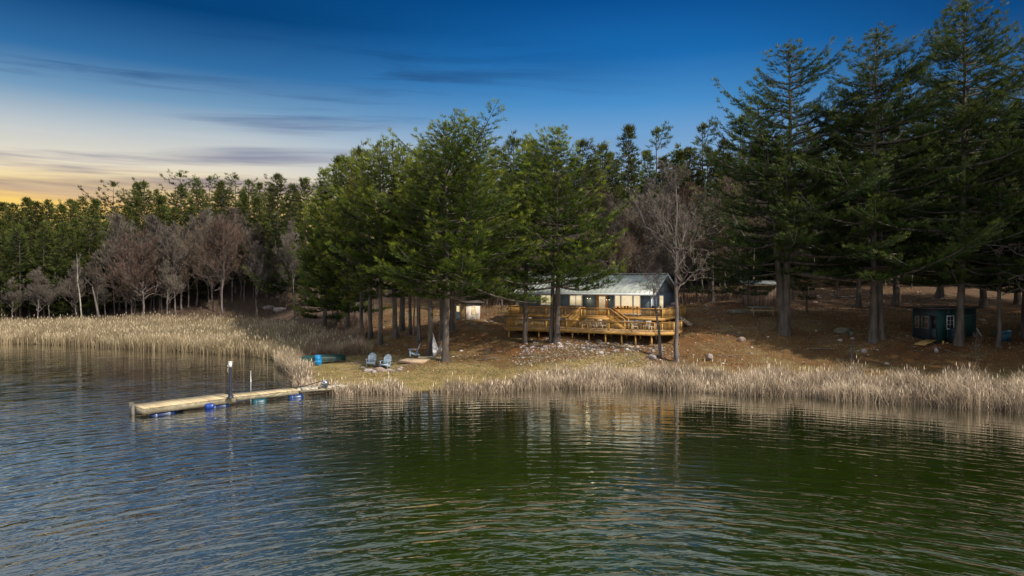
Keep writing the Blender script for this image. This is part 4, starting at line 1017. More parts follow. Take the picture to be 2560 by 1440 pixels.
ZL = 3.12
ud = empty('upper_deck', LW(0, 0, 0), HA, 'upper cedar deck wrapping the cabin front with a centre landing and two stairs', 'deck')
UX0, UX1, UY = -.1, 15.1, -2.2; LN0, LN1, LNY = LX(1451.3, -3.4), LX(1522.3, -3.4), -3.4
mb = MB(); boards(mb, UX0, UX1, UY, -.06, ZF); boards(mb, HL + .06, UX1, -.05, 6.6, ZF); boards(mb, LN0, LN1, LNY, UY - .012, ZF); mb.build('floor', ywood, ud)
mb = MB()
mb.box(UX0, LN0 - .002, UY - .04, UY - .002, ZF - .24, ZF - .002); mb.box(LN1 + .002, UX1, UY - .04, UY - .002, ZF - .24, ZF - .002)
mb.box(LN0, LN1, LNY - .04, LNY - .002, ZF - .24, ZF - .002); mb.box(UX1 + .002, UX1 + .04, UY - .04, 6.6, ZF - .24, ZF - .002); mb.box(UX0 - .04, UX0 - .002, UY - .04, 0, ZF - .24, ZF - .002)
mb.box(LN0 - .04, LN0 - .002, LNY - .04, UY - .042, ZF - .24, ZF - .002); mb.box(LN1 + .002, LN1 + .04, LNY - .04, UY - .042, ZF - .24, ZF - .002); mb.box(HL + .06, UX1, 6.602, 6.64, ZF - .24, ZF - .002)
mb.build('rim_board', ywood, ud)
railing(ud, (UX0 + .05, UY + .02, ZF), (LN0 - .05, UY + .02, ZF))
railing(ud, (LN0 + .05, LNY + .05, ZF), (LN1 - .05, LNY + .05, ZF), every=2.6)
railing(ud, (LN1 + .12, UY + .02, ZF), (UX1 - .05, UY + .02, ZF))
railing(ud, (UX1 - .05, UY + .15, ZF), (UX1 - .05, 2.5, ZF), post_ends=(False, True), picket=.10)
railing(ud, (UX1 - .05, 3.7, ZF), (UX1 - .05, 6.4, ZF), picket=.10)
railing(ud, (UX0 + .05, UY + .15, ZF), (UX0 + .05, -.1, ZF), post_ends=(False, True))
railing(ud, (HL + .3, 6.55, ZF), (UX1 - .05, 6.55, ZF))
posts(ud, [(x, UY + .1) for x in (0.1, 2.4, 4.7, 7.0)] + [(x, UY + .1) for x in (11.6, 13.4, 15.0)] + [(LN0 + .1, LNY + .1), (LN1 - .1, LNY + .1), (15.0, .6), (15.0, 3.4), (15.0, 6.4)], ZF - .241)
for s, xs0, xe in ((-1, LN0, LN0 - 1.45), (1, LN1, LN1 + 1.45)):
    mb = MB(); n = 5
    for y in (LNY + .02, UY - .06): mb.beam((xs0, y, ZF - .14), (xe, y, ZL + .02), .04, .24)
    stg = mb.build('stair_stringer', ywood, ud)
    mb = MB()
    for k in range(1, n):
        x = xs0 + (xe - xs0) * (k - .35) / n; z = ZF - (ZF - ZL) * k / n
        mb.box(x - .14, x + .14, LNY + .05, UY - .09, z - .04, z, rng.uniform(-.1, .1))
    mb.build('stair_treads', ywood, stg)
    railing(ud, (xs0, LNY + .05, ZF + .02), (xe, LNY + .05, ZL + .05), name='stair_rail', every=3, post_ends=(False, True))
    railing(ud, (xs0, UY - .08, ZF + .02), (xe, UY - .08, ZL + .05), name='stair_rail', every=3, post_ends=(False, True))
# side steps down to the slope
gz = LW(16.4, 3.1, 0); gz = hgt(gz[0], gz[1]) - .05
mb = MB()
for y in (2.65, 3.55): mb.beam((UX1 + .05, y, ZF - .12), (16.5, y, gz), .05, .26)
ss = mb.build('side_stair', surf('weathered_tread', (.38, .30, .22), (.26, .2, .15), .8, 4), ud)
mb = MB()
for k in range(1, 5):
    x = UX1 + .05 + 1.4 * k / 5; z = ZF - .02 + (gz - ZF) * k / 5
    mb.box(x - .14, x + .14, 2.55, 3.65, z - .04, z, .15)
mb.build('stair_treads', surf('pale_tread', (.46, .38, .28), (.34, .27, .2), .8, 4), ss)

ld = empty('lower_deck', LW(0, 0, 0), HA, 'lower cedar deck on posts above the stone rubble, ringed by pickets', 'deck')
LX0, LX1, LY0, LY1 = 1.5, 15.35, -5.8, -2.25
xcut = LX1 - .0
mb = MB(); boards(mb, LX0, LX1, LY0, LY1 - .1, ZL)
# clipped wing at the lit end
mb.prism([(LX1 + .01, LY0), (LX1 + 1.35, LY0 + 1.3), (LX1 + 1.35, LY1 + .4), (LX1 + .01, LY1 + .4)], 'z', ZL - .04, ZL - .003)
mb.build('floor', surf('pale_deck_boards', (.52, .40, .27), (.38, .28, .18), .7, 4), ld)  # paler boards than the upper deck floor
mb = MB()
mb.box(LX0, LX1, LY0 - .04, LY0 - .002, ZL - .25, ZL - .002); mb.box(LX0 - .04, LX0 - .002, LY0 - .04, LY1, ZL - .25, ZL - .002)
mb.beam((LX1 + .01, LY0 - .02, ZL - .126), (LX1 + 1.37, LY0 + 1.28, ZL - .126), .038, .248); mb.box(LX1 + 1.352, LX1 + 1.39, LY0 + 1.32, LY1 + .4, ZL - .25, ZL - .002)
mb.build('rim_board', ywood, ld)
mb = MB()
for k in range(24): x = LX0 + .3 + k * .58; mb.box(x - .02, x + .02, LY0 + .002, LY1 - .12, ZL - .24, ZL - .04)
mb.build('joists', ywood, ld)
railing(ld, (LX0 + .05, LY0 + .05, ZL), (LX1 - .03, LY0 + .05, ZL))
railing(ld, (LX0 + .05, LY0 + .18, ZL), (LX0 + .05, LY1 - .1, ZL), post_ends=(False, True))
railing(ld, (LX1 + .06, LY0 + .10, ZL), (LX1 + 1.28, LY0 + 1.30, ZL), post_ends=(False, True))
railing(ld, (LX1 + 1.30, LY0 + 1.45, ZL), (LX1 + 1.30, LY1 + .35, ZL), post_ends=(False, True))
fp = [LX(1240 + q / 4.923, LY0 + .2) for q in (165, 350, 535, 740, 947, 1150, 1353, 1552, 1723, 1920)]
bp = [LX(1240 + q / 4.923, LY0 + 2.2) for q in (420, 632, 820, 1013, 1210, 1410, 1608, 1778, 1973)]
posts(ld, [(x, LY0 + .1) for x in fp] + [(x, LY0 + 2.2) for x in bp] + [(LX1 + 1.25, LY0 + 1.5), (LX1 + 1.25, LY1 + .2)], ZL - .251)

# ---- deck furniture
white_wood = surf('pale_painted_wood', (.55, .50, .45), (.42, .38, .34), .7, 4)
grey_cush = surf('grey_cushion', (.18, .19, .20), (.13, .14, .15), .9, 6)
blue_cloth = surf('blue_towel', (.09, .22, .28), (.06, .16, .22), .9, 6)
dwood = surf('dark_table', (.06, .05, .045), (.04, .035, .03), .6, 6)
def deck_chair(loc, rz, label, group='pale patio chairs on the lower deck', cushion=None, first=[None]):
    key = 'c' if cushion else 'p'
    t = empty('patio_chair', loc, rz, label, 'patio chair', group)
    mb = MB(); mb.box(-.27, .27, -.26, .26, .38, .43); mb.build('seat', cushion or white_wood, t)
    mb = MB()
    for k in range(6): mb.box(-.24 + k * .086, -.19 + k * .086, .23, .26, .44, .84)
    mb.box(-.27, .27, .225, .265, .841, .90); mb.build('backrest', white_wood, t)
    for sx in (-1, 1):
        for y, h in ((-.24, .62), (.24, .44)):
            mb = MB(); mb.box(sx * .27 - .025 + .026 * sx, sx * .27 + .025 + .026 * sx, y - .025, y + .025, 0, h); mb.build('leg', white_wood, t)
        mb = MB(); mb.box(sx * .297 - .035, sx * .297 + .035, -.28, .24, .621, .645); mb.build('armrest', white_wood, t)
    return t
def CW(x, y, z=ZL): return LW(x, y, z)
cx = lambda q, y: LX(1240 + q / 4.923, y)
cdefs = [(cx(290, -5.0), -5.0, 20, 'pale patio chair behind the deck rail beside the straight pine trunk'), (cx(385, -4.9), -4.9, -60, 'pale patio chair behind the straight pine trunk on the lower deck'),
         (cx(1075, -4.9), -4.9, -50, 'pale patio chair on the stair side of the middle deck table'), (cx(1185, -5.1), -5.1, 180, 'pale patio chair with its back to the rail at the middle deck table'),
         (cx(1300, -4.9), -4.9, 60, 'pale patio chair at the lamp side of the middle deck table'), (cx(1690, -5.0), -5.0, -40, 'pale patio chair beside the end deck table, nearer the stairs'),
         (cx(1900, -5.0), -5.0, 50, 'pale patio chair in the far corner of the lower deck')]
for x, y, a, lb in cdefs: deck_chair(CW(x, y), HA + R(a), lb)
def patio_table(x, y, label, top=white_wood, w=.9):
    t = empty('patio_table', CW(x, y), HA, label, 'patio table')
    mb = MB(); mb.lathe([(w * .5, .70), (w * .5, .74)], (0, 0, 0), 20); mb.build('tabletop', top, t)
    for k in range(4):
        mb = MB(); a = k * math.pi / 2 + .7; mb.tube([(math.cos(a) * .38, math.sin(a) * .38, 0), (math.cos(a) * .22, math.sin(a) * .22, .70)], .022, 6); mb.build('leg', top, t)
patio_table(cx(1190, -4.3), -4.3, 'round pale patio table in the middle of the lower deck'); patio_table(cx(1800, -4.6), -4.6, 'round pale patio table near the lit end of the lower deck')
def lounger(x, y, rz, label, towel=False):
    t = empty('sun_lounger', CW(x, y), HA + rz, label, 'sun lounger')
    mb = MB(); mb.box(-.95, .35, -.3, .3, .30, .36); mb.beam((.35, 0, .33), (.98, 0, .78), .6, .06); mb.build('frame', white_wood, t)
    for sx in (-.85, .3):
        for sy in (-.27, .27):
            mb = MB(); mb.box(sx - .03, sx + .03, sy - .03, sy + .03, 0, .30); mb.build('leg', white_wood, t)
    mb = MB(); mb.box(-.93, .33, -.27, .27, .361, .43); mb.beam((.33, 0, .41), (.93, 0, .84), .54, .07); mb.build('cushion', blue_cloth if towel else white_wood, t)
    return t
lounger(cx(310, -3.2), -3.2, 0, 'pale sun lounger at the far end of the lower deck'); lounger(cx(570, -3.1), -3.1, 0, 'sun lounger covered with a blue towel on the lower deck', True)
# bench with grey cushions under the landing
for q, lb in ((1150, 'grey cushioned seat under the stair side of the landing'), (1270, 'grey cushioned seat under the door side of the landing')):
    t = empty('outdoor_sofa', CW(cx(q, -2.9), -2.9), HA, lb, 'outdoor seat')
    mb = MB(); mb.box(-.45, .45, -.35, .35, .05, .30); mb.build('base', dwood, t)
    mb = MB(); mb.box(-.43, .43, -.33, .2, .301, .42); mb.box(-.45, .45, .21, .38, .301, .78); mb.build('cushion', grey_cush, t)
# covered dark benches near the end
for q, lb in ((1680, 'low blue-grey covered table against the cabin base'), (1890, 'dark covered seat in the inner corner of the lower deck')):
    t = empty('covered_table', CW(cx(q, -2.9), -2.9), HA, lb, 'covered table'); mb = MB(); mb.box(-.75, .75, -.35, .35, .50, .66); mb.build('cover', siding if q < 1800 else dwood, t)
    mb = MB(); mb.box(-.6, .6, -.25, .25, 0, .499); mb.build('base', dwood, t)
# gas grill on the upper deck
gx, gy = LX(1641, -1.2), -1.2
t = empty('gas_grill', LW(gx, gy, ZF), HA, 'black gas grill at the corner of the upper deck', 'grill')
mb = MB(); mb.box(-.35, .35, -.25, .25, .08, .72); mb.build('cart', dark_m, t)
mb = MB(); mb.prism([(-.27, .73), (.27, .73), (.27, .9), (.14, 1.05), (-.14, 1.05), (-.27, .9)], 'x', -.38, .38); mb.build('lid', dark_m, t)
mb = MB(); mb.box(-.68, -.36, -.22, .22, .70, .73); mb.box(.36, .68, -.22, .22, .70, .73); mb.build('side_shelf', grey_m, t)
mb = MB(); mb.tube([(-.3, -.30, .84), (.3, -.30, .84)], .015, 6); mb.build('handle', grey_m, t)
# grey table with clutter on the side deck
t = empty('side_table', LW(14.4, 3.6, ZF), HA, 'reddish covered table on the side deck behind the tall bare tree', 'table')
mb = MB(); mb.box(-.4, .4, -1.3, 1.3, .82, .90); mb.build('tabletop', surf('mauve_cover', (.20, .15, .16), (.14, .10, .11), .8, 4), t)
for sx in (-.35, .35):
    for sy in (-1.2, 1.2): mb = MB(); mb.box(sx - .03, sx + .03, sy - .03, sy + .03, 0, .82); mb.build('leg', dwood, t)
mb = MB(); mb.lathe([(.05, .9), (.30, .98), (.25, 1.12), (.03, 1.2)], (.05, .7, 0), 12, 0); mb.build('wrapped_bundle', surf('mauve_bundle', (.28, .22, .24), (.2, .15, .16), .8, 4), t)

# ================================================================== WOODEN SHED
shed_w = surf('raw_cedar_boards', (.52, .34, .18), (.38, .24, .12), .8, 3, (6, 6, .4))
white_w = surf('white_painted_ply', (.66, .60, .55), (.52, .46, .42), .8, 2.0)
brown_trim = surf('brown_trim', (.17, .085, .04), (.12, .06, .03), .7, 4)
shingle = surf('dark_shingle', (.06, .05, .045), (.04, .035, .03), .9, 3)
l = W(1163.5, 70.5, py=808); gz = hgt(l[0], l[1])
SH_ = empty('garden_shed', (l[0], l[1], l[2]), R(38), 'small wooden shed with a white window wall and a pale blue door under the pines', 'shed')
# corner at the origin; white wall runs along +x, door wall runs along +y, as seen from the lake
ww, dw, hh_ = 1.95, 2.2, 2.0
mb = MB(); mb.box(0.0, ww, 0, .1, .12, hh_); mb.build('white_wall', white_w, SH_)
mb = MB(); mb.box(0, .1, .101, dw, .12, hh_, 0); mb.box(.101, ww, dw - .1, dw, .12, hh_); mb.box(ww - .1, ww, .101, dw - .101, .12, hh_)
for k in range(13): z = .22 + k * .145; mb.box(-.012, -.001, .12, dw, z, z + .015, -.4)
mb.build('board_wall', shed_w, SH_)
mb = MB()
mb.box(-.02, .09, -.025, -.002, .1, hh_); mb.box(ww - .09, ww + .02, -.025, -.002, .1, hh_); mb.box(ww + .002, ww + .03, 0, .12, .1, hh_)
mb.build('corner_trim', brown_trim, SH_)
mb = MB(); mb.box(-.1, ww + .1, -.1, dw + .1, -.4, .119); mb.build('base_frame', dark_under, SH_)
mb = MB(); mb.prism([(-.35, hh_ + .05), (dw + .3, hh_ + .45), (dw + .3, hh_ + .53), (-.35, hh_ + .13)], 'x', -.3, ww + .3); mb.build('roof', shingle, SH_)
x0, x1, z0, z1 = .80, 1.24, .95, 1.72
mb = MB(); fw = .06
mb.box(x0 - fw, x1 + fw, -.03, -.002, z1, z1 + fw); mb.box(x0 - fw, x1 + fw, -.03, -.002, z0 - fw, z0); mb.box(x0 - fw, x0, -.03, -.002, z0 + .001, z1 - .001); mb.box(x1, x1 + fw, -.03, -.002, z0 + .001, z1 - .001)
mb.box(x0, x1, -.022, -.004, (z0 + z1) / 2 - .015, (z0 + z1) / 2 + .015); mb.box((x0 + x1) / 2 - .012, (x0 + x1) / 2 + .012, -.021, -.005, z0 + .002, z1 - .002)
wf = mb.build('window', white_w, SH_); mb = MB(); mb.box(x0, x1, -.012, -.003, z0, z1); mb.build('pane', glow('shed_pane', (1, .78, .36), (1, .72, .3), .8), wf)
y0, y1 = .95, 1.75
mb = MB(); mb.box(-.03, -.002, y0, y1, .15, 1.15); mb.box(-.03, -.002, y0, y1, 1.75, 1.85); mb.box(-.03, -.002, y0, y0 + .12, 1.151, 1.749); mb.box(-.03, -.002, y1 - .12, y1, 1.151, 1.749)
dr = mb.build('door', surf('pale_blue_door', (.36, .42, .44), (.3, .36, .38), .6, 3), SH_)
mb = MB(); mb.box(-.02, -.004, y0 + .121, y1 - .121, 1.152, 1.748); mb.build('pane', glow('shed_door_pane', (1, .82, .42), (1, .76, .38), .9), dr)
mb = MB(); mb.lathe([(.03, 0), (.03, .05)], (0, 0, 0), 8, 0, Matrix.Translation((-.03, y0 + .08, 1.0)) @ Matrix.Rotation(R(-90), 4, 'Y')); mb.build('door_handle', dark_m, dr)
mb = MB(); mb.box(-.95, -.15, .75, 1.75, -.35, -.15, .1); mb.box(-.55, -.12, .75, 1.75, -.149, .02, -.05); mb.build('step', shed_w, SH_)

# ================================================================== TEAL SHED
teal = surf('teal_boards', (.008, .050, .048), (.006, .036, .036), .75, 3, (5, 5, .4))
tblue = surf('faded_blue_boards', (.03, .042, .05), (.022, .03, .038), .75, 3)
l = W(2346, 54.5, py=853)
TS = empty('teal_shed', (l[0], l[1], l[2]), R(20), 'teal shed with a white paned window behind the tallest pine', 'shed')
a_w, b_w, th_ = 4.3, 2.3, 2.55
mb = MB(); wall_with_holes(mb, 0, a_w, .05, th_, [(.98, 1.66, 1.0, 1.95)], 0, .1)
for k in range(28):
    x = .07 + k * .15
    if .85 < x < 1.8: continue
    mb.box(x, x + .012, -.010, -.001, .05, th_, -.5)
mb.box(a_w - .1, a_w, .101, b_w, .05, th_); mb.box(0, a_w - .101, b_w - .1, b_w, .05, th_)
mb.build('teal_wall', teal, TS)
mb = MB(); mb.box(0, .1, .101, b_w - .101, .05, th_); mb.build('blue_wall', tblue, TS)
mb = MB(); mb.box(-.35, a_w + .3, -.3, b_w + .3, th_ + .01, th_ + .10); mb.build('roof', shingle, TS)
mb = MB(); x0, x1, z0, z1 = .98, 1.66, 1.0, 1.95; fw = .075
mb.box(x0 - fw, x1 + fw, -.04, -.012, z1, z1 + fw); mb.box(x0 - fw, x1 + fw, -.04, -.012, z0 - fw, z0); mb.box(x0 - fw, x0, -.04, -.012, z0 + .001, z1 - .001); mb.box(x1, x1 + fw, -.04, -.012, z0 + .001, z1 - .001)
for k in (1, 2): mb.box(x0 + .001, x1 - .001, -.02, -.002, z0 + (z1 - z0) * k / 3 - .014, z0 + (z1 - z0) * k / 3 + .014)
mb.box((x0 + x1) / 2 - .014, (x0 + x1) / 2 + .014, -.024, -.001, z0 + .002, z1 - .002)
wf = mb.build('window', trim, TS); mb = MB(); mb.box(x0 + .001, x1 - .001, .02, .03, z0 + .001, z1 - .001); mb.build('pane', dark_m, wf)
for y0, y1, nm in ((.10, .66, 'door'), (.82, 1.45, 'window'), (1.66, 2.06, 'window')):
    mb = MB(); z0, z1 = (.1, 2.05) if nm == 'door' else (.95, 1.95)
    mb.box(-.04, -.002, y0, y1, z1 - .08, z1); mb.box(-.04, -.002, y0, y1, z0, z0 + (.9 if nm == 'door' else .07)); mb.box(-.04, -.002, y0, y0 + .07, z0, z1 - .081); mb.box(-.04, -.002, y1 - .07, y1, z0, z1 - .081)
    if nm == 'window': mb.box(-.03, -.003, (y0 + y1) / 2 - .015, (y0 + y1) / 2 + .015, z0, z1 - .081)
    o = mb.build(nm, surf('tan_sash', (.16, .13, .10), (.11, .09, .07), .7, 4) if nm == 'window' else tblue, TS)
    mb = MB(); mb.box(-.018, -.004, y0 + .071, y1 - .071, z0 + (.91 if nm == 'door' else .071), z1 - .082); mb.build('pane', surf('dim_pane', (.07, .055, .04), (.05, .04, .04), .2, 3) if nm == 'window' else dark_m, o)
fresh = surf('fresh_plank', (.50, .33, .12), (.38, .24, .09), .7, 4)
mb = MB()
for k in range(4): mb.beam((-.1 - k * .02, .15 + k * .24, .08), (-1.6, .05 + k * .24, -.28), .2, .04, rng.uniform(-.1, .1))
o = mb.build('ramp', fresh, None, loc=TS.location, rz=R(20)); tag(o, 'raw plank ramp leading up to the teal shed door', 'ramp')
mb = MB(); mb.box(.25, .36, -.25, -.15, -.3, .04); mb.beam((.45, -.2, -.26), (1.5, -.2, .1), .12, .05); o = mb.build('timber_prop', fresh, None, loc=TS.location, rz=R(20)); tag(o, 'short yellow timbers leaning under the teal shed wall', 'timber')
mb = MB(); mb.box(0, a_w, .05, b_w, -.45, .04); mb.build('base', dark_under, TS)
# white stick leaning on the shed, blue barrel, blue bin
wl = TS.matrix_basis if False else Matrix.Translation(TS.location) @ Matrix.Rotation(R(20), 4, 'Z')
p0 = wl @ Vector((a_w + .65, -.25, -.12)); p1 = wl @ Vector((a_w - .02, -.03, .95))
mb = MB(); mb.beam((0, 0, 0), p1 - p0, .07, .05); o = mb.build('white_board', trim, loc=p0); tag(o, 'white board leaning on the corner of the teal shed', 'board')
blue_pl = surf('blue_plastic', (.012, .16, .36), (.010, .12, .28), .4, 2, spec=.5)
def barrel(name, loc, r, h, mat, label, lying=None, cat='barrel'):
    t = empty(name, loc, 0, label, cat)
    pr = [(r * .9, 0), (r, .04), (r, h * .28), (r * 1.05, h * .31), (r, h * .34), (r * 1.01, h * .5), (r, h * .66), (r * 1.05, h * .69), (r, h * .72), (r, h - .05), (r * .92, h), (r * .86, h), (r * .86, h - .02), (.05, h - .02)]
    m = Matrix.Identity(4) if lying is None else lying
    mb = MB(); mb.lathe(pr, (0, 0, 0), 20, 0, m); mb.build('body', mat, t, True)
    mb = MB(); mb.lathe([(.04, h - .019), (.04, h + .02), (.01, h + .025)], (r * .5, 0, 0), 10, .2, m); mb.build('bung_cap', mat, t)
    return t
p0 = wl @ Vector((1.15, -.55, 0)); g = hgt(p0.x, p0.y)
barrel('barrel', (p0.x, p0.y, g + .35), .33, .85, surf('dull_blue_plastic', (.012, .035, .06), (.01, .028, .05), .5, 3), 'dull blue barrel under the paned window of the teal shed')
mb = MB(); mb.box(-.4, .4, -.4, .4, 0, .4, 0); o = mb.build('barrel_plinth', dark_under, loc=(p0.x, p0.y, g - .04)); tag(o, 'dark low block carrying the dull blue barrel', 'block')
l = G(2509, 853)
t = empty('storage_bin', (l[0], l[1], l[2]), .2, 'blue bin with pale contents behind the small pine', 'bin')
mb = MB(); mb.prism([(-.38, 0), (.38, 0), (.48, .72), (-.48, .72)], 'y', -.3, .3); mb.build('body', surf('bin_blue', (.01, .07, .11), (.008, .05, .09), .5, 3), t)
mb = MB(); mb.box(-.5, .5, -.33, .33, .721, .77, .2); mb.box(.3, .55, -.2, .1, .771, .86, .8); mb.build('lid', surf('bin_lid', (.05, .16, .22), (.04, .12, .18), .5, 3), t)

# ================================================================== WOODSHED AND PICNIC TABLE
l = W(1903, 71, py=783)
WS = empty('board_outbuilding', (l[0], l[1], hgt(l[0], l[1]) - .1), R(-6), 'low shed of vertical brown boards with a pale metal roof behind the picnic table', 'shed')
vb = surf('weathered_vertical_boards', (.27, .19, .15), (.17, .12, .095), .85, 3)
mb = MB()
for k in range(19): x = -1.45 + k * .155; mb.box(x, x + .145, 0, .03, 0, 2.35, rng.uniform(-.35, .3))
mb.box(-1.45, -1.42, .031, 1.9, 0, 2.3); mb.box(1.47, 1.5, .031, 1.9, 0, 2.3); mb.box(-1.41, 1.46, 1.87, 1.9, 0, 2.3)
mb.build('board_wall', vb, WS)
mb = MB(); mb.prism([(-.35, 2.45), (2.2, 2.85), (2.2, 2.91), (-.35, 2.51)], 'x', -1.75, 1.8)
for k in range(8): x = -1.7 + k * .49; mb.beam((x, -.35, 2.52), (x, 2.2, 2.92), .03, .03, .2)
mb.build('roof', surf('dull_tin', (.22, .24, .24), (.12, .13, .13), .6, 2), WS)
l = G(1905, 787)
PT = empty('picnic_table', (l[0], l[1], l[2]), R(-3), 'green topped picnic table with pale benches beside the huge pine', 'picnic table')
green_p = surf('green_paint', (.30, .42, .36), (.22, .32, .27), .6, 4); tanw = surf('tan_bench', (.45, .36, .22), (.34, .27, .17), .7, 4)
mb = MB()
for k in range(5): mb.box(-1.25, 1.25, -.37 + k * .15, -.235 + k * .15, .72, .755, rng.uniform(-.05, .15))
mb.build('tabletop', green_p, PT)
for s in (-1, 1):
    mb = MB(); mb.box(-1.25, 1.25, s * .68 - .13, s * .68 + .13, .42, .455); mb.build('bench', tanw, PT)
for x in (-.9, .9):
    mb = MB(); mb.box(x - .04, x + .04, -.72, .72, .34, .419); mb.beam((x - .05, -.62, 0), (x - .05, -.15, .72), .05, .09); mb.beam((x + .05, .62, 0), (x + .05, .15, .72), .05, .09); mb.box(x - .04, x + .04, -.33, .33, .66, .719); mb.build('leg', tanw, PT)

# ================================================================== DOCK
plank_m = surf('dock_planks', (.52, .42, .27), (.36, .28, .17), .8, 5, (2, 8, 1), bump=.3)
plank_old = surf('grey_dock_planks', (.46, .41, .34), (.32, .28, .23), .85, 5, (2, 8, 1), bump=.3)
beam_m = surf('dock_beam', (.27, .24, .17), (.16, .14, .10), .85, 2.2, bump=.3)
fblue = surf('float_blue', (.004, .028, .12), (.003, .02, .09), .35, 2, spec=.5)
fteal = surf('float_teal', (.006, .06, .09), (.005, .045, .07), .4, 2, spec=.5)
def WP(px, py, z): # point at height z seen at px,py
    d = (CAMZ - z) * F / (py - 705.0); return Vector(((px - 1280) / F * d, d, z))
ZD = .48
# near edge corners of the dock surface in the photo, end to shore
n0, n1_, n2, n3 = WP(357, 1022, ZD), WP(590, 992, ZD), WP(747, 976, ZD), WP(862, 966, .50)
f0, f1_ = WP(342, 1007, ZD), WP(560, 985, ZD)
dk = empty('floating_dock', (0, 0, 0), 0, 'long weathered wooden dock on blue floats running out from the shore', 'dock')
def segment(a, b, wd, off, z0, z1, mat, name, bw=.14, drop=.30, skew=0.0):
    """deck section with near edge a-b, width wd (away from the camera)"""
    d = Vector((b.x - a.x, b.y - a.y, 0)); L = d.length; d.normalize(); nrm = Vector((-d.y, d.x, 0))
    n = max(2, int(L / (bw + .012))); mb = MB()
    def P(s, t, z): 
        q = Vector((a.x, a.y, 0)) + d * s + nrm * t; return Vector((q.x, q.y, z))
    for k in range(n):
        s0 = L * k / n + .004; s1 = L * (k + 1) / n - .008; zz = lambda s: z0 + (z1 - z0) * s / L
        o0 = rng.uniform(-.03, .03) + off; o1 = wd + rng.uniform(-.03, .03); th = .035; lift = rng.uniform(0, .008) * (1 + 6 * skew); sk = rng.uniform(-.05, .05) * skew * 4
        vs = [P(s0 + sk, o0, zz(s0) - th), P(s1 + sk, o0, zz(s1) - th), P(s1 - sk, o1, zz(s1) - th), P(s0 - sk, o1, zz(s0) - th)]
        vs += [v + Vector((0, 0, th + lift)) for v in vs]
        mb.add(vs, [(3, 2, 1, 0), (4, 5, 6, 7), (0, 1, 5, 4), (1, 2, 6, 5), (2, 3, 7, 6), (3, 0, 4, 7)], rng.uniform(-.22, .28))
    dkp = mb.build(name, mat, dk)
    mb = MB(); dz = .036 + drop / 2
    for t in (off + .05, wd - .05): mb.beam(P(0.02, t, z0 - dz), P(L - .02, t, z1 - dz), .055, drop, rng.uniform(-.1, .2))
    for s in (.03, L * .5, L - .03): mb.beam(P(s, off + .08, z0 + (z1 - z0) * s / L - dz), P(s, wd - .08, z0 + (z1 - z0) * s / L - dz), .05, drop * .9)
    mb.build('side_beam', beam_m, dkp)
    return d, nrm, L
wA = 1.85
dA, nA, LA = segment(n0, n1_, wA, 0, ZD, ZD, plank_m, 'deck_section')
dB, nB, LB = segment(n1_ + dA * .03, n2, 1.3, 0, ZD + .005, ZD + .01, plank_m, 'deck_section', drop=.22)
dC, nC, LC = segment(n2 + dB * .03, n3, 1.25, 0, ZD + .012, .50, plank_old, 'gangway', bw=.2, drop=.12, skew=1.0)
n4 = WP(868, 962, .52)
segment(n3 + dC * .02 + nC * .1, n4 + Vector((.25, .1, 0)), 1.25, 0, .50, .46, plank_old, 'shore_plank', bw=.25, drop=.08, skew=1.4)
# end posts
for o_, h in ((-.10, .62), (.22, .66)):
    p = n0 - dA * .11 + nA * (wA * .5 + o_ + .35); mb = MB(); mb.box(-.07, .07, -.07, .07, -.8, h); mb.build('end_post', surf('grey_piling', (.15, .14, .125), (.09, .085, .075), .9, 4), dk, loc=p.xy.to_3d())
def float_(s, seg, t, r, L_, mat, zc, name='float'):
    a, d, n = seg; p = Vector((a.x, a.y, 0)) + d * s + n * t
    m = Matrix.Rotation(math.atan2(d.y, d.x), 4, 'Z') @ Matrix.Rotation(R(90), 4, 'Y')
    mb = MB(); mb.lathe([(r * .5, -L_ / 2), (r * .9, -L_ / 2 + .05), (r, -L_ * .3), (r * 1.04, -L_ * .27), (r, -L_ * .24), (r, L_ * .24), (r * 1.04, L_ * .27), (r, L_ * .3), (r * .9, L_ / 2 - .05), (r * .5, L_ / 2)], (0, 0, 0), 14, 0, m)
    mb.build(name, mat, dk, True, loc=(p.x, p.y, zc))
sA, sB, sC = (n0, dA, nA), (n1_, dB, nB), (n2, dC, nC)
float_(1.1, sA, .35, .27, 1.3, fblue, -.06); float_(3.55, sA, -.02, .18, .52, surf('bright_float', (.003, .04, .26), (.003, .03, .2), .35, 2, spec=.5), .12); float_(LA - .9, sA, .35, .27, 1.1, fblue, -.05)
float_(LB * .36, sB, .10, .25, .85, fteal, -.03); float_(LB - .15, sB, .15, .26, .95, fblue, -.0)
float_(2.0, sA, wA - .4, .27, 1.3, fblue, .02)
# lamp post on the dock
lp = WP(577, 996, ZD) + nA * .1
LP = empty('lamp_post', (lp.x, lp.y, ZD + .012), 0, 'dark post with a white box on top standing on the dock', 'lamp post')
postm = surf('navy_post', (.012, .018, .035), (.02, .028, .05), .45, 3)
mb = MB(); mb.lathe([(.20, 0), (.20, .04), (.15, .07), (.12, .16), (.13, .2), (.085, .32), (.08, .5), (.075, 1.6), (.065, 1.72), (.085, 1.76), (.085, 1.80), (.05, 1.82)], (0, 0, 0), 14); mb.build('post', postm, LP, True)
mb = MB(); mb.box(-.08, .08, -.08, .08, 1.821, 2.10); mb.box(-.10, .10, -.10, .10, 2.101, 2.14); mb.box(-.15, -.081, -.05, .03, 1.83, 1.93); bx_ = mb.build('lamp_box', surf('white_box', (.72, .72, .70), (.6, .6, .58), .5, 4), LP)
mb = MB(); mb.tube([(-.11, -.02, 1.83), (-.15, -.03, 1.6), (-.10, -.02, 1.45), (-.06, -.02, 1.55)], .014, 5); mb.build('hanging_cord', white_wood, bx_)
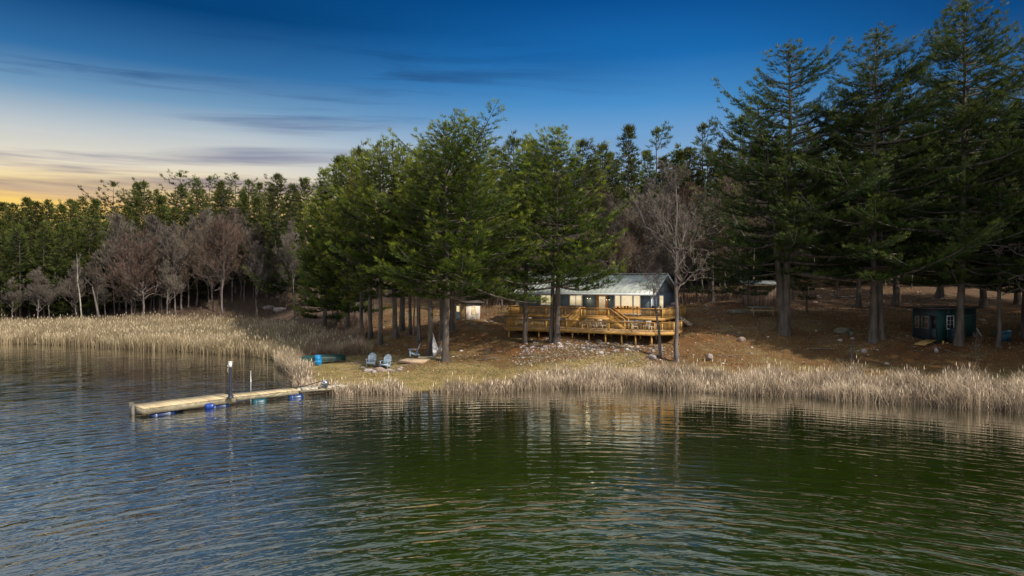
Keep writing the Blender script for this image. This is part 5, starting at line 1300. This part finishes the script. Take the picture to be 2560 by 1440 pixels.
# thin pipe by the gangway, mooring rope, rail pole and ball
p = WP(643, 980, .1) + nB * 1.35
mb = MB(); mb.tube([(0, 0, -1.3), (0, 0, 1.35)], .035, 8); mb.tube([(0, 0, .55), (0, -.02, .62)], .055, 8); o = mb.build('mooring_pipe', grey_m, loc=(p.x, p.y, 0)); tag(o, 'thin grey pipe standing in the water behind the dock', 'pipe')
p = WP(812, 961, .72)
bl_ = empty('metal_ball', (p.x, p.y, .60), 0, 'shiny round metal tank at the shore end of the dock', 'metal tank')
mb = MB(); mb.lathe([(.02, -.25), (.14, -.22), (.23, -.12), (.26, 0), (.23, .12), (.14, .21), (.05, .24), (.05, .29), (.02, .30)], (0, 0, .15), 18); mb.build('tank', surf('polished_metal', (.6, .62, .65), (.4, .42, .45), .22, 4, metallic=.9), bl_, True)
mb = MB(); mb.lathe([(.262, -.02), (.27, 0), (.262, .02)], (0, 0, .15), 18); mb.build('band', dark_m, bl_, True)
q0 = WP(716, 972, .45); q1 = WP(803, 953, 1.0)
mb = MB(); mb.tube([q0, q0.lerp(q1, .5) + Vector((0, 0, -.08)), q1, q1 + Vector((.5, .3, -.3))], .035, 6); o = mb.build('driftwood_pole', dwood, smooth=True); tag(o, 'dark pole lying along the back edge of the gangway', 'pole')
mb = MB(); pts = [WP(672, 984, .52), WP(700, 980, .5), WP(735, 980, .22), WP(765, 985, .10), WP(800, 982, .12), WP(840, 973, .30)]
mb.tube(pts, .02, 5); o = mb.build('mooring_rope', surf('tan_rope', (.42, .34, .22), (.3, .24, .15), .9, 9), smooth=True); tag(o, 'tan mooring rope sagging along the lake side of the gangway', 'rope')
for k, (px, py, dx, dy, lb) in enumerate([(762, 921, 3.0, .1, 'weathered plank lying at the bow of the green canoe'), (752, 957, 1.2, 1.3, 'half sunk grey plank leaning by the spit boulder')]):
    l = G(px, py); mb = MB(); mb.beam((-.3 * dx, -.3 * dy, .05), (.35 * dx, .35 * dy, .09), .2, .05); o = mb.build('loose_plank', plank_old, loc=l); tag(o, lb, 'plank')

# ================================================================== CANOE, BARREL, BIN
l = G(808, 909)
CN = empty('canoe', (l[0], l[1], l[2] + .16), R(24), 'upturned dark green canoe lying on the grass beside the reeds', 'canoe')
gm = surf('green_hull', (.004, .045, .036), (.003, .032, .026), .35, 2, spec=.5)
mb = MB(); Lc = 3.7; K = 17; S = 9; vs = []; fs = []
for i in range(K):
    t = i / (K - 1) * 2 - 1; w = .44 * (1 - abs(t) ** 2.6) ** .7 + .012; h = .60 - .05 * (1 - abs(t) ** 3) ; kz = .05 * abs(t) ** 3
    for j in range(S):
        a = math.pi * j / (S - 1); vs.append((t * Lc / 2, -math.cos(a) * w, .05 - kz + (h) * math.sin(a) ** .55 * (1 - .25 * abs(t) ** 6)))
for i in range(K - 1):
    for j in range(S - 1): q = i * S + j; fs.append((q, q + 1, q + S + 1, q + S))
mb.add(vs, fs); mb.build('hull', gm, CN, True)
mb = MB()
for s in (0, S - 1): mb.tube([Vector(vs[i * S + s]) for i in range(K)], .025, 6)
mb.build('gunwale', surf('tan_gunwale', (.16, .13, .10), (.1, .09, .07), .6, 4), CN)
mb = MB(); mb.tube([(-Lc / 2 * .99, 0, .10), (-Lc / 2 * 1.0, 0, .33), (-Lc / 2 * .93, 0, .47)], .02, 6); mb.build('stem_band', dark_m, CN)
l = G(798, 911)
barrel('barrel', (l[0], l[1] - .35, l[2]), .29, .80, surf('bright_blue_plastic', (.010, .22, .52), (.008, .18, .44), .4, 2, spec=.5), 'bright blue barrel standing against the green canoe')
l = G(771, 911)
t = empty('outboard_motor', (l[0], l[1] - .25, l[2]), .2, 'small black motor cowl resting beside the bow of the canoe', 'outboard motor')
mb = MB(); mb.lathe([(.22, .05), (.27, .12), (.27, .30), (.20, .42), (.08, .47)], (0, 0, 0), 12); mb.build('cowl', surf('black_cowl', (.012, .02, .03), (.02, .03, .04), .3, 3, spec=.5), t, True)
mb = MB(); mb.beam((.15, 0, .12), (.75, .1, .08), .10, .14); mb.build('shaft', dark_m, t)
mb = MB(); mb.tube([(.0, -.2, .38), (-.4, -.25, .42)], .02, 6); mb.build('tiller', grey_m, t)

# ================================================================== ADIRONDACK CHAIRS, FIRE PIT, PLATFORM, HAMMOCK
adi = surf('pale_blue_paint', (.33, .42, .52), (.26, .34, .43), .6, 4)
def adirondack(loc, rz, label):
    t = empty('adirondack_chair', loc, rz, label, 'adirondack chair', 'pale blue adirondack chairs', 1.05)
    mb = MB()   # fan back of seven slats, leaning back
    bt = Matrix.Translation((0, .18, .30)) @ Matrix.Rotation(R(-24), 4, 'X')
    for k in range(7):
        f_ = (k - 3); w0 = .062; topz = .80 - .022 * f_ * f_; m = bt @ Matrix.Rotation(R(f_ * 2.2), 4, 'Y') @ Matrix.Translation((f_ * .072, 0, 0))
        mb.prism([(-w0 / 2, 0), (w0 / 2, 0), (w0 / 2 + .005, topz - .03), (0, topz), (-w0 / 2 - .005, topz - .03)], 'y', -.01, .01, rng.uniform(-.08, .08), m)
    for z in (.12, .52): mb.box(-.27, .27, .012, .03, z, z + .06, 0, bt)
    mb.build('backrest', adi, t)
    mb = MB()
    for k in range(6):
        y = -.36 + k * .096; z = .37 - k * .018; mb.box(-.27, .27, y, y + .085, z - .02, z, rng.uniform(-.08, .08))
    mb.box(-.27, .27, -.385, -.362, .25, .37); mb.build('seat', adi, t)
    for s in (-1, 1):
        mb = MB(); mb.box(s * .29 - .055 + s * .03, s * .29 + .055 + s * .03, -.44, .30, .56, .582); mb.box(s * .29 - .02, s * .29 + .02, -.30, -.22, .48, .559); mb.build('armrest', adi, t)
        mb = MB(); mb.box(s * .29 - .012, s * .29 + .012, -.37, -.27, 0, .559); mb.build('leg', adi, t)
        mb = MB(); mb.beam((s * .262, -.36, .30), (s * .262, .46, .06), .024, .11); mb.build('leg', adi, t)
        mb = MB(); mb.beam((s * .262, .28, .10), (s * .29, .26, .56), .024, .05); mb.build('arm_brace', adi, t)
    return t
def near_boost(px, py): return G(px, py)
for px, py, a, lb in ((928, 917, 0, 'pale blue adirondack chair by the fire pit, nearer the canoe'), (964, 922, -14, 'pale blue adirondack chair behind the fire pit boulder'), (1035, 897, -80, 'lone pale blue adirondack chair on the plank platform')):
    l = G(px, py); z = l[2] + (.19 if a == -80 else 0)
    adirondack((l[0], l[1], z), R(a), lb)
pts = [(913, 925, .30, 1), (922, 929, .34, 0), (934, 931, .30, 0), (974, 928, .30, 0), (986, 930, .26, 1), (998, 926, .26, 0), (958, 914, .22, 1), (1002, 922, .22, 0), (905, 921, .18, 0)]
for k, (px, py, s, kd) in enumerate(pts):
    boulder(px, py, s, (1.35, .8, .55), rock_mat if kd == 0 else rock_moss, ['outermost ring stone of the fire pit toward the canoe', 'long pale slab of the fire pit ring toward the canoe', 'grey ring stone touching the pink fire pit boulder', 'flat ring stone in front of the second fire pit chair', 'low mossy ring stone of the fire pit', 'flat stone closing the fire pit ring toward the platform', 'small ring stone between the two fire pit chairs', 'loose flat stone beside the fire pit toward the platform', 'little stray stone outside the fire pit ring'][k], 50 + k, .03)
boulder(948, 928, .62, (1.4, .8, .55), rock_warm, 'large pinkish brown boulder at the front of the fire pit', 60, .05)
mb = MB(); l = G(950, 921)
for a in (0.2, 1.4, 2.5): mb.tube([(-.5 * math.cos(a), -.4 * math.sin(a), .12), (.5 * math.cos(a), .4 * math.sin(a), .28)], .06, 6)
o = mb.build('firewood', surf('charred_wood', (.05, .04, .035), (.10, .08, .06), .9, 5), loc=l); tag(o, 'charred branches heaped inside the fire pit', 'firewood')
pw = surf('platform_planks', (.50, .40, .29), (.38, .30, .21), .8, 5)
l = G(1036, 905)
PF_ = empty('wooden_platform', (l[0], l[1], l[2] + .19), R(-14), 'low square plank platform under the lone chair', 'platform')
mb = MB(); boards(mb, -1.0, 1.0, -.75, .75, 0, along='y'); mb.build('planks', pw, PF_)
mb = MB(); mb.box(-1.0, 1.0, -.79, -.752, -.24, -.002); mb.box(-1.04, -1.002, -.75, .75, -.24, -.002); mb.box(1.002, 1.04, -.75, .75, -.24, -.002); mb.build('frame', surf('pink_timber', (.42, .29, .20), (.34, .23, .16), .8, 5), PF_)
l = G(1085, 896)
BW_ = empty('boardwalk', (l[0], l[1], l[2] + .14), R(6), 'narrow boardwalk between the platform and the thick hammock trunk', 'boardwalk')
mb = MB(); boards(mb, -1.3, 1.3, -.35, .35, 0, along='x'); mb.build('planks', pw, BW_)
mb = MB(); mb.box(-1.3, 1.3, -.39, -.352, -.2, -.002); mb.build('frame', beam_m, BW_)
# hammock between the two big trunks
A = Vector(G(1075, 891)); B = Vector(G(1113, 903))
A = A + Vector((.22, -.1, 2.05)); B = B + Vector((-.25, .05, 1.55))
hmw = surf('white_cotton', (.60, .58, .60), (.48, .46, .48), .9, 9)
HM = empty('hammock', (0, 0, 0), 0, 'white hammock slung between the two big lakeside trunks', 'hammock')
mb = MB(); K = 15; S = 9; vs = []; fs = []
side = Vector((B.y - A.y, -(B.x - A.x), 0)).normalized() * -1
for i in range(K):
    t = i / (K - 1); c = A.lerp(B, .12 + .76 * t); c.z -= 1.15 * (1 - (2 * t - 1) ** 2) ** .8 + .25; w = 0.03 + .28 * math.sin(math.pi * t) ** .7
    for j in range(S):
        u = j / (S - 1) * 2 - 1; vs.append(c + side * (u * w) + Vector((0, 0, .25 * w * u * u - .10 * (j % 2) * w)))
for i in range(K - 1):
    for j in range(S - 1): q = i * S + j; fs.append((q, q + 1, q + S + 1, q + S))
mb.add(vs, fs); mb.build('sling', hmw, HM)
mid = lambda i: vs[i * S + S // 2]
for e_, i in ((A, 0), (B, K - 1)):
    mb = MB(); mb.tube([e_, mid(i)], .022, 6); mb.build('rope', hmw, HM)
mb = MB()
for sd_ in (0, S - 1):
    top_ = [vs[i * S + sd_] for i in range(3, K - 3)]; low_ = [p - Vector((0, 0, .13 + .14 * (i % 2))) for i, p in enumerate(top_)]; n_ = len(top_)
    mb.add(top_ + low_, [(i, i + 1, n_ + i + 1, n_ + i) for i in range(n_ - 1)])
mb.add([vs[3 * S] + Vector((0, 0, .004)), vs[3 * S + S - 1] + Vector((0, 0, .004)), vs[3 * S + S - 1] - Vector((0, 0, .02)), vs[3 * S] - Vector((0, 0, .02))], [(0, 1, 2, 3)])
mb.build('fringe', hmw, HM)

# ================================================================== LIGHT, SKY, CAMERA
SUN_EL, SUN_AZ = 40.0, -40.0           # azimuth measured from +X toward +Y
sv = Vector((math.cos(R(SUN_EL)) * math.cos(R(SUN_AZ)), math.cos(R(SUN_EL)) * math.sin(R(SUN_AZ)), math.sin(R(SUN_EL))))
L = bpy.data.lights.new('sun', 'SUN'); L.energy = SUN_E; L.angle = R(1.2); L.color = (1, .90, .74)
so = bpy.data.objects.new('sun', L); COL.objects.link(so); so.rotation_euler = (-sv).to_track_quat('-Z', 'Y').to_euler()
w = bpy.data.worlds.new('World'); scn.world = w; w.use_nodes = True
nt = NT(w.node_tree); bg = w.node_tree.nodes['Background']
sky = nt.add('ShaderNodeTexSky', sky_type='NISHITA'); sky.sun_disc = False; sky.sun_elevation = R(SUN_EL); sky.sun_rotation = R(90 - SUN_AZ)
tc = nt.add('ShaderNodeTexCoord').outputs['Generated']
sp = nt.add('ShaderNodeSeparateXYZ'); nt.l.new(tc, sp.inputs[0]); X_, Y_, Z_ = sp.outputs
az = nt.math('ARCTAN2', X_, Y_)         # 0 straight ahead, negative toward the sunset
cen = nt.ramp(Z_, [(0.0, srgb(200, 190, 188)), (.12, srgb(178, 192, 210)), (.185, srgb(130, 172, 213)), (.25, srgb(72, 142, 202)), (.31, srgb(28, 108, 178)), (.39, srgb(4, 72, 138)), (1.0, srgb(2, 60, 120))])
lef = nt.ramp(Z_, [(0.0, srgb(250, 190, 90)), (.10, srgb(254, 214, 118)), (.12, srgb(250, 222, 160)), (.15, srgb(228, 220, 202)), (.19, srgb(188, 198, 204)), (.23, srgb(116, 156, 190)), (.275, srgb(50, 110, 164)), (.34, srgb(6, 66, 120)), (1.0, srgb(2, 58, 112))])
fl = nt.step(az, 0.18, -.46)
rgt = nt.mix(nt.step(az, .2, .72), (1, 1, 1, 1), (.35, .38, .45, 1))
col = nt.mix(fl, cen, lef)
col = nt.mix(1.0, col, rgt, 'MULTIPLY')
# long streaks of cloud
cv_ = nt.add('ShaderNodeCombineXYZ'); nt.l.new(az, cv_.inputs[0]); nt.l.new(Z_, cv_.inputs[1])
n1n = nt.noise(nt.mapping(cv_.outputs[0], scale=(1.7, 24, 1), rot=(0, 0, R(3))), 1.0, 5, .6, .6)
n2n = nt.noise(nt.mapping(cv_.outputs[0], scale=(1.0, 8, 1), loc=(3.3, 1.7, 0)), 1.0, 3, .5, .4)
amt = nt.math('MULTIPLY', nt.step(nt.math('ADD', n1n, nt.math('MULTIPLY', n2n, .7)), .80, 1.02), nt.step(az, .35, -.35))
amt = nt.math('MULTIPLY', amt, nt.step(Z_, .37, .27))
cc = nt.ramp(Z_, [(.09, srgb(246, 196, 130)), (.12, srgb(128, 108, 128)), (.17, srgb(120, 128, 158)), (.23, srgb(52, 92, 142)), (.32, srgb(8, 52, 100))])
col = nt.mix(nt.math('MULTIPLY', amt, .85), col, cc)
n3n = nt.noise(nt.mapping(cv_.outputs[0], scale=(1.6, 40, 1), loc=(1, 5, 0)), 1.0, 4, .6, .3)
lite = nt.math('MULTIPLY', nt.math('MULTIPLY', nt.step(n3n, .5, .75), nt.step(Z_, .25, .15)), nt.step(az, .1, -.45))
col = nt.mix(nt.math('MULTIPLY', lite, .45), col, nt.ramp(Z_, [(.08, srgb(255, 225, 160)), (.14, srgb(240, 228, 210)), (.24, srgb(170, 190, 210))]))
nis = nt.mix(1.0, sky.outputs[0], (.10, .10, .10, 1), 'MULTIPLY')
# an unseen cloud deck added above the view to brighten water and ambient light; it fills the sky overhead and behind
edge_n = nt.math('MULTIPLY', nt.step(nt.noise(nt.mapping(tc, scale=(3, 3, 6)), 1.7, 5, .6), .35, .75), .07)
deck = nt.step(nt.math('SUBTRACT', nt.math('DIVIDE', Z_, nt.math('MAXIMUM', Y_, .02)), edge_n), .436, .50)
puff = nt.noise(nt.mapping(tc, scale=(2, 2, 5)), 1.6, 4)
cloud = nt.mix(nt.step(puff, .3, .7), (.58, .64, .71, 1), (1.02, 1.08, 1.12, 1))
cloud = nt.mix(nt.step(Z_, .12, -.02), cloud, (.25, .25, .22, 1))
cloud = nt.mix(.15, cloud, nis)
fin = nt.mix(nt.math('MULTIPLY', deck, nt.math('GREATER_THAN', Z_, -.02)), col, cloud)
nt.put(bg, 'Color', fin); bg.inputs['Strength'].default_value = SKY_S
cam = bpy.data.cameras.new('camera'); co = bpy.data.objects.new('camera', cam); COL.objects.link(co)
co.location = (0, 0, CAMZ); co.rotation_euler = (R(89.5), 0, 0); cam.sensor_width = 36; cam.lens = 36 * F / 2560; cam.clip_end = 5000; cam.clip_start = .2
scn.camera = co
scn.view_settings.view_transform = 'Standard'; scn.view_settings.look = 'None'; scn.view_settings.exposure = 0
scn.cycles.max_bounces = 5; scn.cycles.diffuse_bounces = 2; scn.cycles.glossy_bounces = 3; scn.cycles.transmission_bounces = 2; scn.cycles.transparent_max_bounces = 4
scn.cycles.use_denoising = True; scn.cycles.denoiser = 'OPENIMAGEDENOISE'; scn.cycles.denoising_prefilter = 'ACCURATE'; scn.cycles.sample_clamp_indirect = 1.5
for p in PF + PS + BF:
    if p.name not in used:
        for c in KIDS[p.name]: bpy.data.objects.remove(c)
        bpy.data.objects.remove(p)
